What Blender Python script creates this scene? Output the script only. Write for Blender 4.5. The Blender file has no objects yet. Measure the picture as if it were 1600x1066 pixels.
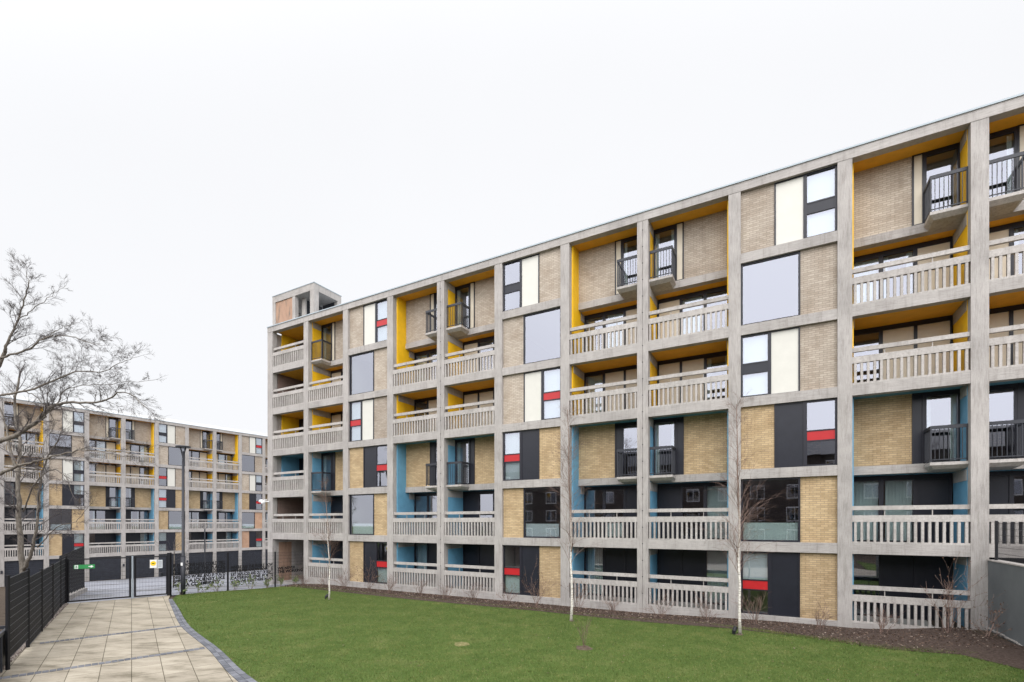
import bpy, bmesh, math, random
from mathutils import Vector, Matrix, Quaternion
R = math.radians
sc = bpy.context.scene
col = sc.collection
random.seed(7)

# ---------------------------------------------------------------- camera
CAMZ = 3.6
cam = bpy.data.objects.new('camera', bpy.data.cameras.new('camera'))
col.objects.link(cam)
cam.location = (0, 0, CAMZ)
cam.rotation_euler = (R(90), 0, 0)
cam.data.sensor_width = 36
cam.data.lens = 36 * 756 / 1600
cam.data.shift_y = 284 / 1600
cam.data.clip_start = 0.1
cam.data.clip_end = 2000
sc.camera = cam

# ---------------------------------------------------------------- world, sun, exposure
SUN_EL, SUN_AZ = 46, 186            # azimuth from +Y clockwise: behind the camera, almost straight behind
sd = Vector((math.sin(R(SUN_AZ)) * math.cos(R(SUN_EL)), math.cos(R(SUN_AZ)) * math.cos(R(SUN_EL)), math.sin(R(SUN_EL))))
wd = bpy.data.worlds.new('World'); sc.world = wd; wd.use_nodes = True
nt = wd.node_tree; nt.nodes.clear(); N = nt.nodes.new; L = nt.links.new
out = N('ShaderNodeOutputWorld'); bg = N('ShaderNodeBackground'); L(bg.outputs[0], out.inputs[0])
sky = N('ShaderNodeTexSky'); sky.sky_type = 'NISHITA'; sky.sun_disc = False
sky.sun_elevation = R(SUN_EL); sky.sun_rotation = R(SUN_AZ)
tc = N('ShaderNodeTexCoord')
dt = N('ShaderNodeVectorMath'); dt.operation = 'DOT_PRODUCT'; dt.inputs[1].default_value = sd
L(tc.outputs['Generated'], dt.inputs[0])
mr = N('ShaderNodeMapRange'); mr.interpolation_type = 'SMOOTHERSTEP'; mr.inputs[1].default_value = -0.1; mr.inputs[2].default_value = 1.0
mr.inputs[3].default_value = 0.0; mr.inputs[4].default_value = 1.0; L(dt.outputs['Value'], mr.inputs[0])
nz = N('ShaderNodeTexNoise'); nz.inputs['Scale'].default_value = 1.6; nz.inputs['Detail'].default_value = 4
L(tc.outputs['Generated'], nz.inputs['Vector'])
m1 = N('ShaderNodeMath'); m1.operation = 'MULTIPLY_ADD'; m1.inputs[1].default_value = 19.0; m1.inputs[2].default_value = 9.0   # overcast veil, brightest round the hidden sun
L(mr.outputs[0], m1.inputs[0])
m2 = N('ShaderNodeMath'); m2.operation = 'MULTIPLY_ADD'; m2.inputs[1].default_value = 0.8; m2.inputs[2].default_value = -0.4
L(nz.outputs[0], m2.inputs[0])
m3 = N('ShaderNodeMath'); m3.operation = 'ADD'; L(m1.outputs[0], m3.inputs[0]); L(m2.outputs[0], m3.inputs[1])
vc = N('ShaderNodeVectorMath'); vc.operation = 'SCALE'; vc.inputs[0].default_value = (0.975, 0.98, 1.0); L(m3.outputs[0], vc.inputs['Scale'])
mx = N('ShaderNodeMixRGB'); mx.inputs[0].default_value = 0.94; L(sky.outputs[0], mx.inputs[1]); L(vc.outputs[0], mx.inputs[2])
L(mx.outputs[0], bg.inputs[0]); bg.inputs[1].default_value = 0.10
sun = bpy.data.objects.new('sun', bpy.data.lights.new('sun', 'SUN')); col.objects.link(sun)
sun.data.energy = 1.0; sun.data.angle = R(30); sun.data.color = (1, 0.97, 0.93)
sun.rotation_euler = (-sd).to_track_quat('-Z', 'Y').to_euler()
sc.view_settings.view_transform = 'Standard'; sc.view_settings.look = 'None'
sc.view_settings.exposure = 0.18; sc.view_settings.gamma = 1.0

# ---------------------------------------------------------------- materials
def mat(name, c, rough=0.7, spec=0.3, metal=0.0):
    m = bpy.data.materials.new(name); m.use_nodes = True
    b = m.node_tree.nodes['Principled BSDF']
    b.inputs['Base Color'].default_value = (*c, 1); b.inputs['Roughness'].default_value = rough
    b.inputs['Specular IOR Level'].default_value = spec; b.inputs['Metallic'].default_value = metal
    return m
def nodes(m): return m.node_tree.nodes, m.node_tree.links, m.node_tree.nodes['Principled BSDF']
def coord(m, scale=(1, 1, 1), rnd=True, world=False):
    n, l, b = nodes(m)
    t = n.new('ShaderNodeTexCoord'); mp = n.new('ShaderNodeMapping'); mp.inputs['Scale'].default_value = scale
    src = t.outputs['Object']
    if world:
        g = n.new('ShaderNodeNewGeometry'); src = g.outputs['Position']
    l.new(src, mp.inputs['Vector'])
    if rnd and not world:
        oi = n.new('ShaderNodeObjectInfo'); ml = n.new('ShaderNodeMath'); ml.operation = 'MULTIPLY'; ml.inputs[1].default_value = 43.0
        l.new(oi.outputs['Random'], ml.inputs[0]); l.new(ml.outputs[0], mp.inputs['Location'])
    return mp.outputs[0]
def noise(m, vec, scale, detail=5, rough=0.6):
    n, l, b = nodes(m); t = n.new('ShaderNodeTexNoise'); t.inputs['Scale'].default_value = scale
    t.inputs['Detail'].default_value = detail; t.inputs['Roughness'].default_value = rough; l.new(vec, t.inputs['Vector']); return t.outputs[0]
def ramp(m, fac, stops):
    n, l, b = nodes(m); r = n.new('ShaderNodeValToRGB'); e = r.color_ramp.elements
    while len(e) < len(stops): e.new(0.5)
    for k, (p, c) in enumerate(stops): e[k].position = p; e[k].color = (*c, 1)
    l.new(fac, r.inputs[0]); return r.outputs[0]
def mix(m, a, b_, fac, mode='MIX'):
    n, l, b = nodes(m); x = n.new('ShaderNodeMixRGB'); x.blend_type = mode
    for s, v in ((x.inputs[1], a), (x.inputs[2], b_), (x.inputs[0], fac)):
        if isinstance(v, (int, float)): s.default_value = v
        elif isinstance(v, tuple): s.default_value = (*v, 1)
        else: l.new(v, s)
    return x.outputs[0]
def bump(m, h, strength=0.3, dist=0.01):
    n, l, b = nodes(m); u = n.new('ShaderNodeBump'); u.inputs['Strength'].default_value = strength; u.inputs['Distance'].default_value = dist
    l.new(h, u.inputs['Height']); l.new(u.outputs[0], b.inputs['Normal'])
def setc(m, c): nodes(m)[1].new(c, nodes(m)[2].inputs['Base Color'])

def concrete(name, stretch, tone=1.0, tint=(1, 0.94, 0.90)):
    m = mat(name, (0.4, 0.4, 0.4), 0.85, 0.2)
    v = coord(m); s = coord(m, stretch)
    big = noise(m, v, 0.8, 4); mid = noise(m, s, 5, 6, 0.7); fine = noise(m, v, 40, 3)
    base = ramp(m, big, [(0.3, tuple(0.33 * tone * t for t in tint)), (0.5, tuple(0.40 * tone * t for t in tint)), (0.7, tuple(0.45 * tone * t for t in tint))])
    g = ramp(m, mid, [(0.28, (0.58, 0.57, 0.56)), (0.48, (0.93, 0.92, 0.91)), (0.72, (1.14, 1.14, 1.15))])
    c = mix(m, base, g, 0.75, 'MULTIPLY')
    st = ramp(m, noise(m, coord(m, (6, 6, 0.7)), 1.3, 5, 0.7), [(0.50, (1, 1, 1)), (0.68, (0.50, 0.48, 0.46))])
    c = mix(m, c, st, 0.42, 'MULTIPLY')
    f = ramp(m, fine, [(0.3, (0.86, 0.86, 0.86)), (0.7, (1.08, 1.08, 1.08))])
    c = mix(m, c, f, 0.6, 'MULTIPLY'); setc(m, c)
    bump(m, mid, 0.35, 0.012)
    return m
M = {}
M['conc_v'] = concrete('board_marked_concrete_upright', (9, 9, 0.6))
M['conc_h'] = concrete('board_marked_concrete_level', (0.5, 9, 9))
M['conc_w'] = concrete('pale_precast_concrete', (3, 3, 3), 1.10, (1, 0.94, 0.895))

def brick(name, c1, c2, mortar, stain=0.35):
    m = mat(name, c1, 0.9, 0.15); n, l, b = nodes(m)
    o = coord(m); sp = n.new('ShaderNodeSeparateXYZ'); l.new(o, sp.inputs[0])
    ad = n.new('ShaderNodeMath'); l.new(sp.outputs[0], ad.inputs[0]); l.new(sp.outputs[1], ad.inputs[1])
    cb = n.new('ShaderNodeCombineXYZ'); l.new(ad.outputs[0], cb.inputs[0]); l.new(sp.outputs[2], cb.inputs[1])
    t = n.new('ShaderNodeTexBrick'); l.new(cb.outputs[0], t.inputs['Vector'])
    t.inputs['Color1'].default_value = (*c1, 1); t.inputs['Color2'].default_value = (*c2, 1); t.inputs['Mortar'].default_value = (*mortar, 1)
    t.inputs['Scale'].default_value = 1; t.inputs['Brick Width'].default_value = 0.225; t.inputs['Row Height'].default_value = 0.075
    t.inputs['Mortar Size'].default_value = 0.010; t.inputs['Mortar Smooth'].default_value = 0.3; t.inputs['Bias'].default_value = 0.0
    s1 = ramp(m, noise(m, o, 1.1, 5, 0.65), [(0.32, (0.80, 0.76, 0.72)), (0.55, (1, 1, 1)), (0.75, (1.1, 1.1, 1.08))])
    s2 = ramp(m, noise(m, coord(m, (5, 5, 0.6)), 1.2, 5, 0.7), [(0.5, (1, 1, 1)), (0.75, (0.6, 0.57, 0.54))])
    c = mix(m, t.outputs[0], s1, 0.8, 'MULTIPLY'); c = mix(m, c, s2, stain, 'MULTIPLY')
    oi = n.new('ShaderNodeObjectInfo'); c = mix(m, c, ramp(m, oi.outputs['Random'], [(0, (.88, .87, .87)), (1, (1.07, 1.06, 1.05))]), 1.0, 'MULTIPLY'); setc(m, c)
    bump(m, t.outputs['Fac'], -0.4, 0.006)
    return m
M['brick_hi'] = brick('pale_buff_brick', (0.50, 0.435, 0.365), (0.39, 0.335, 0.275), (0.30, 0.26, 0.22))
M['brick_lo'] = brick('yellow_buff_brick', (0.54, 0.405, 0.245), (0.40, 0.295, 0.17), (0.30, 0.235, 0.155))
M['brick_pink'] = brick('salmon_brick', (0.50, 0.31, 0.21), (0.43, 0.26, 0.17), (0.38, 0.29, 0.22), 0.2)
M['brick_brown'] = brick('dull_brown_brick', (0.24, 0.165, 0.14), (0.2, 0.14, 0.12), (0.2, 0.16, 0.14), 0.3)

def paint(name, c, rough=0.5, var=0.12):
    m = mat(name, c, rough, 0.35); v = coord(m)
    f = noise(m, v, 2.5, 5, 0.65)
    setc(m, ramp(m, f, [(0.3, tuple(x * (1 - var) for x in c)), (0.7, tuple(min(1, x * (1 + var * 0.6)) for x in c))]))
    return m
M['yellow'] = paint('yellow_paint', (0.84, 0.49, 0.012), 0.55)
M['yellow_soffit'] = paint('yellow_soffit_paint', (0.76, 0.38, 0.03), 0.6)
M['blue'] = paint('blue_paint', (0.13, 0.325, 0.48), 0.55)
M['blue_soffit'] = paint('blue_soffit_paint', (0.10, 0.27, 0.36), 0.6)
M['cream'] = paint('cream_panel', (0.60, 0.585, 0.535), 0.35, 0.04)
M['tan'] = paint('beige_panel', (0.62, 0.55, 0.44), 0.45, 0.06)  # cream panels inside the recesses, their shade mixed into the colour
M['dark'] = paint('charcoal_panel', (0.017, 0.018, 0.026), 0.32, 0.15)
M['frame'] = paint('black_window_frame', (0.018, 0.018, 0.026), 0.35, 0.1)
M['red'] = paint('red_spandrel', (0.44, 0.02, 0.024), 0.3, 0.06)
M['steel'] = paint('dark_grey_steel', (0.035, 0.037, 0.046), 0.45, 0.15)
M['fence'] = paint('black_powder_coat', (0.012, 0.012, 0.015), 0.5, 0.1)
M['flash'] = mat('zinc_flashing', (0.36, 0.41, 0.45), 0.5, 0.5, 0.0)
M['plaster'] = mat('room_plaster', (0.35, 0.34, 0.32), 0.9, 0.1)
M['room'] = mat('room_floor', (0.16, 0.13, 0.10), 0.8, 0.1)
M['blind'] = paint('white_blind', (0.52, 0.54, 0.56), 0.8, 0.04)
M['curtain'] = paint('pale_curtain', (0.55, 0.61, 0.59), 0.8, 0.08)
M['white'] = mat('white_plastic', (0.8, 0.8, 0.8), 0.4)
M['louvre'] = paint('undercroft_louvre', (0.03, 0.033, 0.045), 0.6, 0.3)  # undercroft shade put into the slat colour
mp_ = mat('stained_salmon_render', (.5, .3, .2), .85, .15)
v_ = coord(mp_, (3, 3, .8)); setc(mp_, ramp(mp_, noise(mp_, v_, 1.2, 6, .7), [(.35, (.20, .16, .13)), (.5, (.38, .24, .17)), (.7, (.42, .28, .21))])); M['salmon'] = mp_
def glass(name, tint, lo, ior):
    m = bpy.data.materials.new(name); m.use_nodes = True; n = m.node_tree.nodes; l = m.node_tree.links; n.clear()
    o = n.new('ShaderNodeOutputMaterial'); x = n.new('ShaderNodeMixShader'); t = n.new('ShaderNodeBsdfTransparent'); g = n.new('ShaderNodeBsdfGlossy')
    t.inputs[0].default_value = (*tint, 1); g.inputs[0].default_value = (0.82, 0.84, 0.95, 1); g.inputs['Roughness'].default_value = 0.015
    f = n.new('ShaderNodeFresnel'); f.inputs[0].default_value = ior
    a = n.new('ShaderNodeMath'); a.operation = 'ADD'; a.inputs[1].default_value = lo; a.use_clamp = True
    # slight waviness of the sheet
    tc_ = n.new('ShaderNodeTexCoord'); nz_ = n.new('ShaderNodeTexNoise'); nz_.inputs['Scale'].default_value = 1.3; nz_.inputs['Detail'].default_value = 1
    bp = n.new('ShaderNodeBump'); bp.inputs['Strength'].default_value = 0.035; bp.inputs['Distance'].default_value = 0.02
    l.new(tc_.outputs['Object'], nz_.inputs['Vector']); l.new(nz_.outputs[0], bp.inputs['Height']); l.new(bp.outputs[0], g.inputs['Normal'])
    gb = n.new('ShaderNodeNewGeometry'); fb = n.new('ShaderNodeMath'); fb.operation = 'SUBTRACT'; fb.inputs[0].default_value = 1.0; l.new(gb.outputs['Backfacing'], fb.inputs[1])
    mm = n.new('ShaderNodeMath'); mm.operation = 'MULTIPLY'
    l.new(f.outputs[0], a.inputs[0]); l.new(a.outputs[0], mm.inputs[0]); l.new(fb.outputs[0], mm.inputs[1]); l.new(mm.outputs[0], x.inputs[0]); l.new(t.outputs[0], x.inputs[1]); l.new(g.outputs[0], x.inputs[2]); l.new(x.outputs[0], o.inputs[0])
    return m
M['glass'] = glass('window_glass', (0.88, 0.92, 0.92), 0.24, 1.6)

# ---------------------------------------------------------------- mesh builder
class MB:
    def __init__(s): s.v = []; s.f = []
    def box(s, x0, x1, y0, y1, z0, z1):
        b = len(s.v)
        s.v += [(x0, y0, z0), (x1, y0, z0), (x1, y1, z0), (x0, y1, z0), (x0, y0, z1), (x1, y0, z1), (x1, y1, z1), (x0, y1, z1)]
        s.f += [tuple(b + i for i in q) for q in ((0, 3, 2, 1), (4, 5, 6, 7), (0, 1, 5, 4), (1, 2, 6, 5), (2, 3, 7, 6), (3, 0, 4, 7))]
        return s
    def hexa(s, pts):
        b = len(s.v); s.v += [tuple(p) for p in pts]
        s.f += [tuple(b + i for i in q) for q in ((0, 3, 2, 1), (4, 5, 6, 7), (0, 1, 5, 4), (1, 2, 6, 5), (2, 3, 7, 6), (3, 0, 4, 7))]
        return s
    def bar(s, a, b_, w, h=None, up=(0, 0, 1)):
        a = Vector(a); b_ = Vector(b_); h = h or w; d = (b_ - a).normalized(); u = Vector(up)
        if abs(d.dot(u)) > 0.95: u = Vector((1, 0, 0))
        sx = d.cross(u).normalized() * w / 2; uy = sx.cross(d).normalized() * h / 2
        return s.hexa([a - sx - uy, a + sx - uy, b_ + sx - uy, b_ - sx - uy, a - sx + uy, a + sx + uy, b_ + sx + uy, b_ - sx + uy])
    def tube(s, pts, rad, n=6, cap=True):
        pts = [Vector(p) for p in pts]; k = len(pts); b = len(s.v)
        prev = None
        for i, p in enumerate(pts):
            d = (pts[min(i + 1, k - 1)] - pts[max(i - 1, 0)])
            d = d.normalized() if d.length > 1e-9 else Vector((0, 0, 1))
            if prev is None:
                x = d.orthogonal().normalized()
            else:
                x = (prev - d * prev.dot(d)); x = x.normalized() if x.length > 1e-6 else d.orthogonal().normalized()
            prev = x; y = d.cross(x); r = rad[i] if isinstance(rad, (list, tuple)) else rad
            for j in range(n):
                t = 2 * math.pi * j / n; s.v.append(tuple(p + (x * math.cos(t) + y * math.sin(t)) * r))
        for i in range(k - 1):
            for j in range(n):
                a = b + i * n + j; c = b + i * n + (j + 1) % n; s.f.append((a, c, c + n, a + n))
        if cap:
            s.f.append(tuple(b + j for j in reversed(range(n)))); s.f.append(tuple(b + (k - 1) * n + j for j in range(n)))
        return s
    def mesh(s, name, m):
        me = bpy.data.meshes.new(name); me.from_pydata(s.v, [], s.f); me.materials.append(m); me.update(); return me
    def build(s, name, m, parent=None, loc=None, smooth=False):
        me = s.mesh(name, m)
        if smooth: me.polygons.foreach_set('use_smooth', [True] * len(me.polygons))
        return link(name, me, parent, loc)
def link(name, me, parent=None, loc=None):
    o = bpy.data.objects.new(name, me); col.objects.link(o)
    if parent: o.parent = parent
    if loc: o.location = loc
    return o
def tag(o, label=None, cat=None, group=None, kind=None):
    for k, v in (('label', label), ('category', cat), ('group', group), ('kind', kind)):
        if v: o[k] = v
    return o
def empty(name, loc, rz=0, label=None, cat=None, group=None):
    o = bpy.data.objects.new(name, None); col.objects.link(o); o.location = loc; o.rotation_euler = (0, 0, rz); o.empty_display_size = 0.3
    return tag(o, label, cat, group)
def copy_tree(o, parent=None):
    c = o.copy(); col.objects.link(c); c.parent = parent
    for ch in list(o.children): copy_tree(ch, c)
    return c
CACHE = {}
def cached(key, fn):
    if key not in CACHE: CACHE[key] = fn()
    return CACHE[key]

# ---------------------------------------------------------------- facade geometry
SH = 2.70
P0 = Vector((-15.805, 31.609, 0)); U = Vector((0.8757, -0.4829, 0)); NN = Vector((0.4829, 0.8757, 0))
def W(s, d, z=0.0): return P0 + U * s + NN * d + Vector((0, 0, z))
BP = 3.45; OFF = 0.04
def zu(k): return -0.16 + SH * k      # underside of beam k
def zt(k): return 0.20 + SH * k       # top of beam k = floor of storey k+1
D1, D2 = 1.0, 1.72

def bx(mb, side, q0, q1, y0, y1, z0, z1):
    a, b = sorted((side * q0, side * q1)); mb.box(a, b, y0, y1, z0, z1); return mb

def window_unit(root, x, side, q0, q1, z0, z1, d, kind, tone, rnd, glassname='pane'):
    """rectangular framed opening; kind: 'big', 'split_red', 'split_dark'. Local x mirrored by side."""
    w = 0.065
    def fr():
        mb = MB(); bx(mb, side, q0, q0 + w, d - .03, d + .06, z0, z1); bx(mb, side, q1 - w, q1, d - .03, d + .06, z0, z1)
        bx(mb, side, q0 + w, q1 - w, d - .028, d + .058, z1 - w, z1); bx(mb, side, q0 + w, q1 - w, d - .028, d + .058, z0, z0 + w)
        if kind != 'big':
            h = z1 - z0; a = z0 + h * 0.395; b = z0 + h * 0.53
            bx(mb, side, q0 + w, q1 - w, d - .026, d + .055, a - .045, a); bx(mb, side, q0 + w, q1 - w, d - .026, d + .055, b, b + .045)
        return mb.mesh('window', M['frame'])
    o = link('window', cached(('wf', side, q0, q1, z0, z1, d, kind), fr), root, (x, 0, 0))
    def pane(a, b):
        me = cached(('pane', side, q0, q1, a, b, d), lambda: bx(MB(), side, q0 + w, q1 - w, d + .012, d + .016, a, b).mesh('pane', M['glass']))
        link('pane', me, o)
    def blind(a, b, m, f0=0, f1=1):
        qq0 = q0 + w + (q1 - q0 - 2 * w) * f0 + .01; qq1 = q0 + w + (q1 - q0 - 2 * w) * f1 - .01
        mb = MB()
        if m == 'blind': bx(mb, side, qq0, qq1, d + .09, d + .1, a, b)
        else:
            n = max(4, int((qq1 - qq0) / .05)); 
            for i in range(n):
                u0 = qq0 + (qq1 - qq0) * i / n; u1 = qq0 + (qq1 - qq0) * (i + 1) / n; yy = d + .12 + (.03 if i % 2 else 0)
                bx(mb, side, u0, u1, yy, yy + .02, a, b)
        mb.build('blind' if m == 'blind' else 'curtain', M[m], o)
    h = z1 - z0
    if kind == 'big':
        pane(z0 + w, z1 - w)
        r = rnd
        if r == 1: blind(z0 + w, z0 + h * .30, 'curtain')
        elif r == 2: blind(z0 + w, z0 + h * .28, 'blind', .0, .95)
        elif r == 5: blind(z0 + w, z1 - w, 'curtain', .0, .92)
        elif r == 3: blind(z0 + w, z1 - w, 'curtain', .0, .2); blind(z0 + w, z1 - w, 'curtain', .82, 1)
    else:
        a = z0 + h * 0.395; b = z0 + h * 0.53
        pane(z0 + w, a - .045); pane(b + .045, z1 - w)
        bx(MB(), side, q0 + w, q1 - w, d - .012, d + .03, a, b).build('spandrel', M['red'] if kind == 'split_red' else M['dark'], o)
        if rnd in (1, 3): blind(b + .045, z1 - w, 'blind')
        if rnd in (2, 3): blind(z0 + w, a - .045, 'blind')
    return o

def panel_with_frame(root, x, side, q0, q1, z0, z1, d, m, name='infill_panel'):
    w = 0.05
    def fr():
        mb = MB(); bx(mb, side, q0, q0 + w, d - .03, d + .06, z0, z1); bx(mb, side, q1 - w, q1, d - .03, d + .06, z0, z1)
        bx(mb, side, q0 + w, q1 - w, d - .028, d + .058, z1 - w, z1); bx(mb, side, q0 + w, q1 - w, d - .028, d + .058, z0, z0 + w * .6)
        return mb.mesh('panel_frame', M['frame'])
    o = link(name, cached(('pn', side, q0, q1, z0, z1, d, m), lambda: bx(MB(), side, q0 + w, q1 - w, d, d + .03, z0 + w * .6, z1 - w).mesh(name, M[m])), root, (x, 0, 0))
    link('panel_frame', cached(('pf', side, q0, q1, z0, z1, d), fr), o)
    return o

def brick_panel(root, x, side, q0, q1, z0, z1, d, m, dep=.2):
    return link('brick_panel', cached(('bk', side, q0, q1, z0, z1, d, m), lambda: bx(MB(), side, q0, q1, d, d + dep, z0, z1).mesh('brick_panel', M[m])), root, (x, 0, 0))

def window_bay(root, x, pats, bricks, rnds):
    """pats: six strings bottom to top, order of items left to right b brick, p panel, r/d split window, w big"""
    for k in range(6):
        z0, z1 = zt(k), zu(k + 1); p = pats[k]; tone = 'hi' if k >= 3 else 'lo'; bm = bricks[k] or ('brick_' + tone)
        pm = 'cream' if k >= 3 else 'dark'; H0, H1 = 0.21, BP - 0.21; d = .14
        side = 1; xx = x
        if p[0] != 'b': side = -1; xx = x + BP
        q = (lambda a: a)
        # with side=-1 the brick end is at the right-hand column: measure from there
        if 'w' in p:
            c = 1.31
            brick_panel(root, xx, side, H0, c, z0, z1, d, bm)
            window_unit(root, xx, side, c, H1, z0, z1, d, 'big', tone, rnds[k])
        else:
            brick_panel(root, xx, side, H0, 1.32, z0, z1, d, bm)
            panel_with_frame(root, xx, side, 1.32, 2.28, z0, z1, d, pm)
            window_unit(root, xx, side, 2.28, H1, z0, z1, d, 'split_red' if 'r' in p else 'split_dark', tone, rnds[k])

def balustrade(root, x, z, side=1, q0=.21, q1=BP - .21):
    def f():
        mb = MB(); n = 17
        bx(mb, side, q0, q1, .012, .13, .73, .95)
        bx(mb, side, q0, q1, .014, .13, 0.0, .06)
        for i in range(n):
            c = q0 + (q1 - q0) * (i + .5) / n; bx(mb, side, c - .036, c + .036, .02, .115, .06, .73)
        return mb.mesh('balustrade', M['conc_w'])
    def g():
        mb = MB(); bx(mb, side, q0, q1, .07, .17, 1.13, 1.27)
        for c in (q0 + .9, q1 - .9): bx(mb, side, c - .012, c + .012, .10, .125, .95, 1.13)
        return mb.mesh('top_rail', M['conc_w'])
    o = link('balustrade', cached(('bal', side, q0, q1), f), root, (x, 0, z)); link('top_rail', cached(('rail', side, q0, q1), g), o)
    return o

def juliet(root, x, side, z):
    q0, q1, y0, y1 = .215, 1.15, .2, D1 + .02
    def slab():
        a, b = side * q0, side * q1
        if a > b: a, b = b, a
        la, lb = (a, b - .12) if side > 0 else (a + .12, b)
        mb = MB(); mb.hexa([(la, y0 + .16, -.26), (lb, y0 + .16, -.26), (lb, y1, -.30), (la, y1, -.30), (a, y0, -.15), (b, y0, -.15), (b, y1, -.15), (a, y1, -.15)])
        mb.box(a, b, y0, y1, -.148, -.05)
        return mb.mesh('juliet_balcony', M['conc_w'])
    def rail():
        mb = MB()
        bx(mb, side, q0, q1, y0 + .02, y0 + .065, 1.02, 1.13); bx(mb, side, q1 - .045, q1, y0 + .065, y1, 1.022, 1.128)
        bx(mb, side, q0, q1, y0 + .03, y0 + .055, .02, .05); bx(mb, side, q1 - .035, q1 - .01, y0 + .06, y1, .022, .048)
        n = 8
        for i in range(n + 1):
            c = q0 + .02 + (q1 - q0 - .04) * i / n; bx(mb, side, c - .009, c + .009, y0 + .034, y0 + .052, .05, 1.02)
        for i in range(1, 8):
            yy = y0 + .04 + (y1 - y0 - .04) * i / 8; bx(mb, side, q1 - .032, q1 - .014, yy - .009, yy + .009, .05, 1.022)
        for c in (q0 + .02, q1 - .03): bx(mb, side, c - .02, c + .02, y0 + .03, y0 + .06, -.05, 1.02)
        return mb.mesh('railing', M['steel'])
    o = link('juliet_balcony', cached(('js', side), slab), root, (x, 0, z)); link('railing', cached(('jr', side), rail), o)

def maison(root, x, side, k, rnd):
    """upper storey k (6 or 3), wall set back D1; below it glazing set back D2. x = pair column, side = direction away from it."""
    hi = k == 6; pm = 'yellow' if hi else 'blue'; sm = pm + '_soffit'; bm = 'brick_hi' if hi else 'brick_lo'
    z0, z1 = zt(k - 1), zu(k) + .075
    brick_panel(root, x, side, 1.46, BP - .28, z0, z1, D1, bm)
    panel_with_frame(root, x, side, 1.14, 1.46, z0, z1, D1 - .01, 'tan' if hi else 'dark')
    # balcony door with glazing
    window_unit(root, x, side, .22, 1.14, z0, z1 - .1, D1, 'big', '', rnd)
    link('door_head', cached(('dh', side, k), lambda: bx(MB(), side, .22, 1.14, D1 - .03, D1 + .05, z1 - .1, z1).mesh('door_head', M['frame'])), root, (x, 0, 0))
    link('setback_beam', cached(('sb', side, k), lambda: bx(MB(), side, .23, BP - .28, D1 - .05, D1 + .25, zu(k - 1) + .06, z0).mesh('setback_beam', M['conc_h'])), root, (x, 0, 0))
    juliet(root, x, side, z0)
    # soffits
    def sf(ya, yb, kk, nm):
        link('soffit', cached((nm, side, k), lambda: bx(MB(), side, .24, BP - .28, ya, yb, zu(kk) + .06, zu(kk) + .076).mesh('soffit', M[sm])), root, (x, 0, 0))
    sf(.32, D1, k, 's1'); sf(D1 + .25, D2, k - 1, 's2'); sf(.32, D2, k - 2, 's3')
    # painted flank walls on the party walls
    def flank(qa, qb, nm):
        mb = MB(); bx(mb, side, qa, qb, .3, D1 + .0, zt(k - 1) + .0, zu(k) + .06); bx(mb, side, qa, qb, .3, D2, zt(k - 2), zt(k - 1)); bx(mb, side, qa, qb, .3, D2, zt(k - 3), zu(k - 2) + .06)
        link('flank_wall', cached((nm, side, k), lambda: mb.mesh('flank_wall', M[pm])), root, (x, 0, 0))
    flank(.12, .218, 'fn'); flank(BP - .28, BP - .12, 'ff')
    for kk, dd in ((k, D1 - .05), (k - 1, D2 - .04), (k - 2, D2 - .04)):
        link('cross_beam', cached(('cb', side, kk), lambda: bx(MB(), side, .121, .232, .345, dd, zu(kk) - .30, zu(kk) + .058).mesh('cross_beam', M['conc_h'])), root, (x, 0, 0))
    for kk in (k - 1, k - 2):
        ya = D1 + .252 if kk == k - 1 else .345
        link('cross_beam', cached(('cbf', side, kk), lambda: bx(MB(), side, BP - .30, BP - .121, ya, D2 - .04, zu(kk) - .30, zu(kk) + .058).mesh('cross_beam', M['conc_h'])), root, (x, 0, 0))
    balustrade(root, x, zt(k - 2), side); balustrade(root, x, zt(k - 3), side)
    cp = 'tan' if hi else 'dark'
    for kk, leaves in ((k - 1, (cp, 'g', 'g')), (k - 2, (cp, cp, 'g'))):
        a, b = .25, BP - .28; top = zu(kk) + .06; bot = zt(kk - 1)
        link('head_frame', cached(('hf', side, kk), lambda: bx(MB(), side, a, b, D2 - .03, D2 + .08, top - .12, top).mesh('head_frame', M['frame'])), root, (x, 0, 0))
        ww = (b - a) / 3
        for i, lf in enumerate(leaves):
            if lf == 'g': window_unit(root, x, side, a + ww * i, a + ww * (i + 1), bot, top - .12, D2, 'big', '', random.choice([0, 0, 3, 1, 5]) if kk != 1 else random.choice([5, 5, 0]))
            else: panel_with_frame(root, x, side, a + ww * i, a + ww * (i + 1), bot, top - .12, D2, lf)

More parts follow.
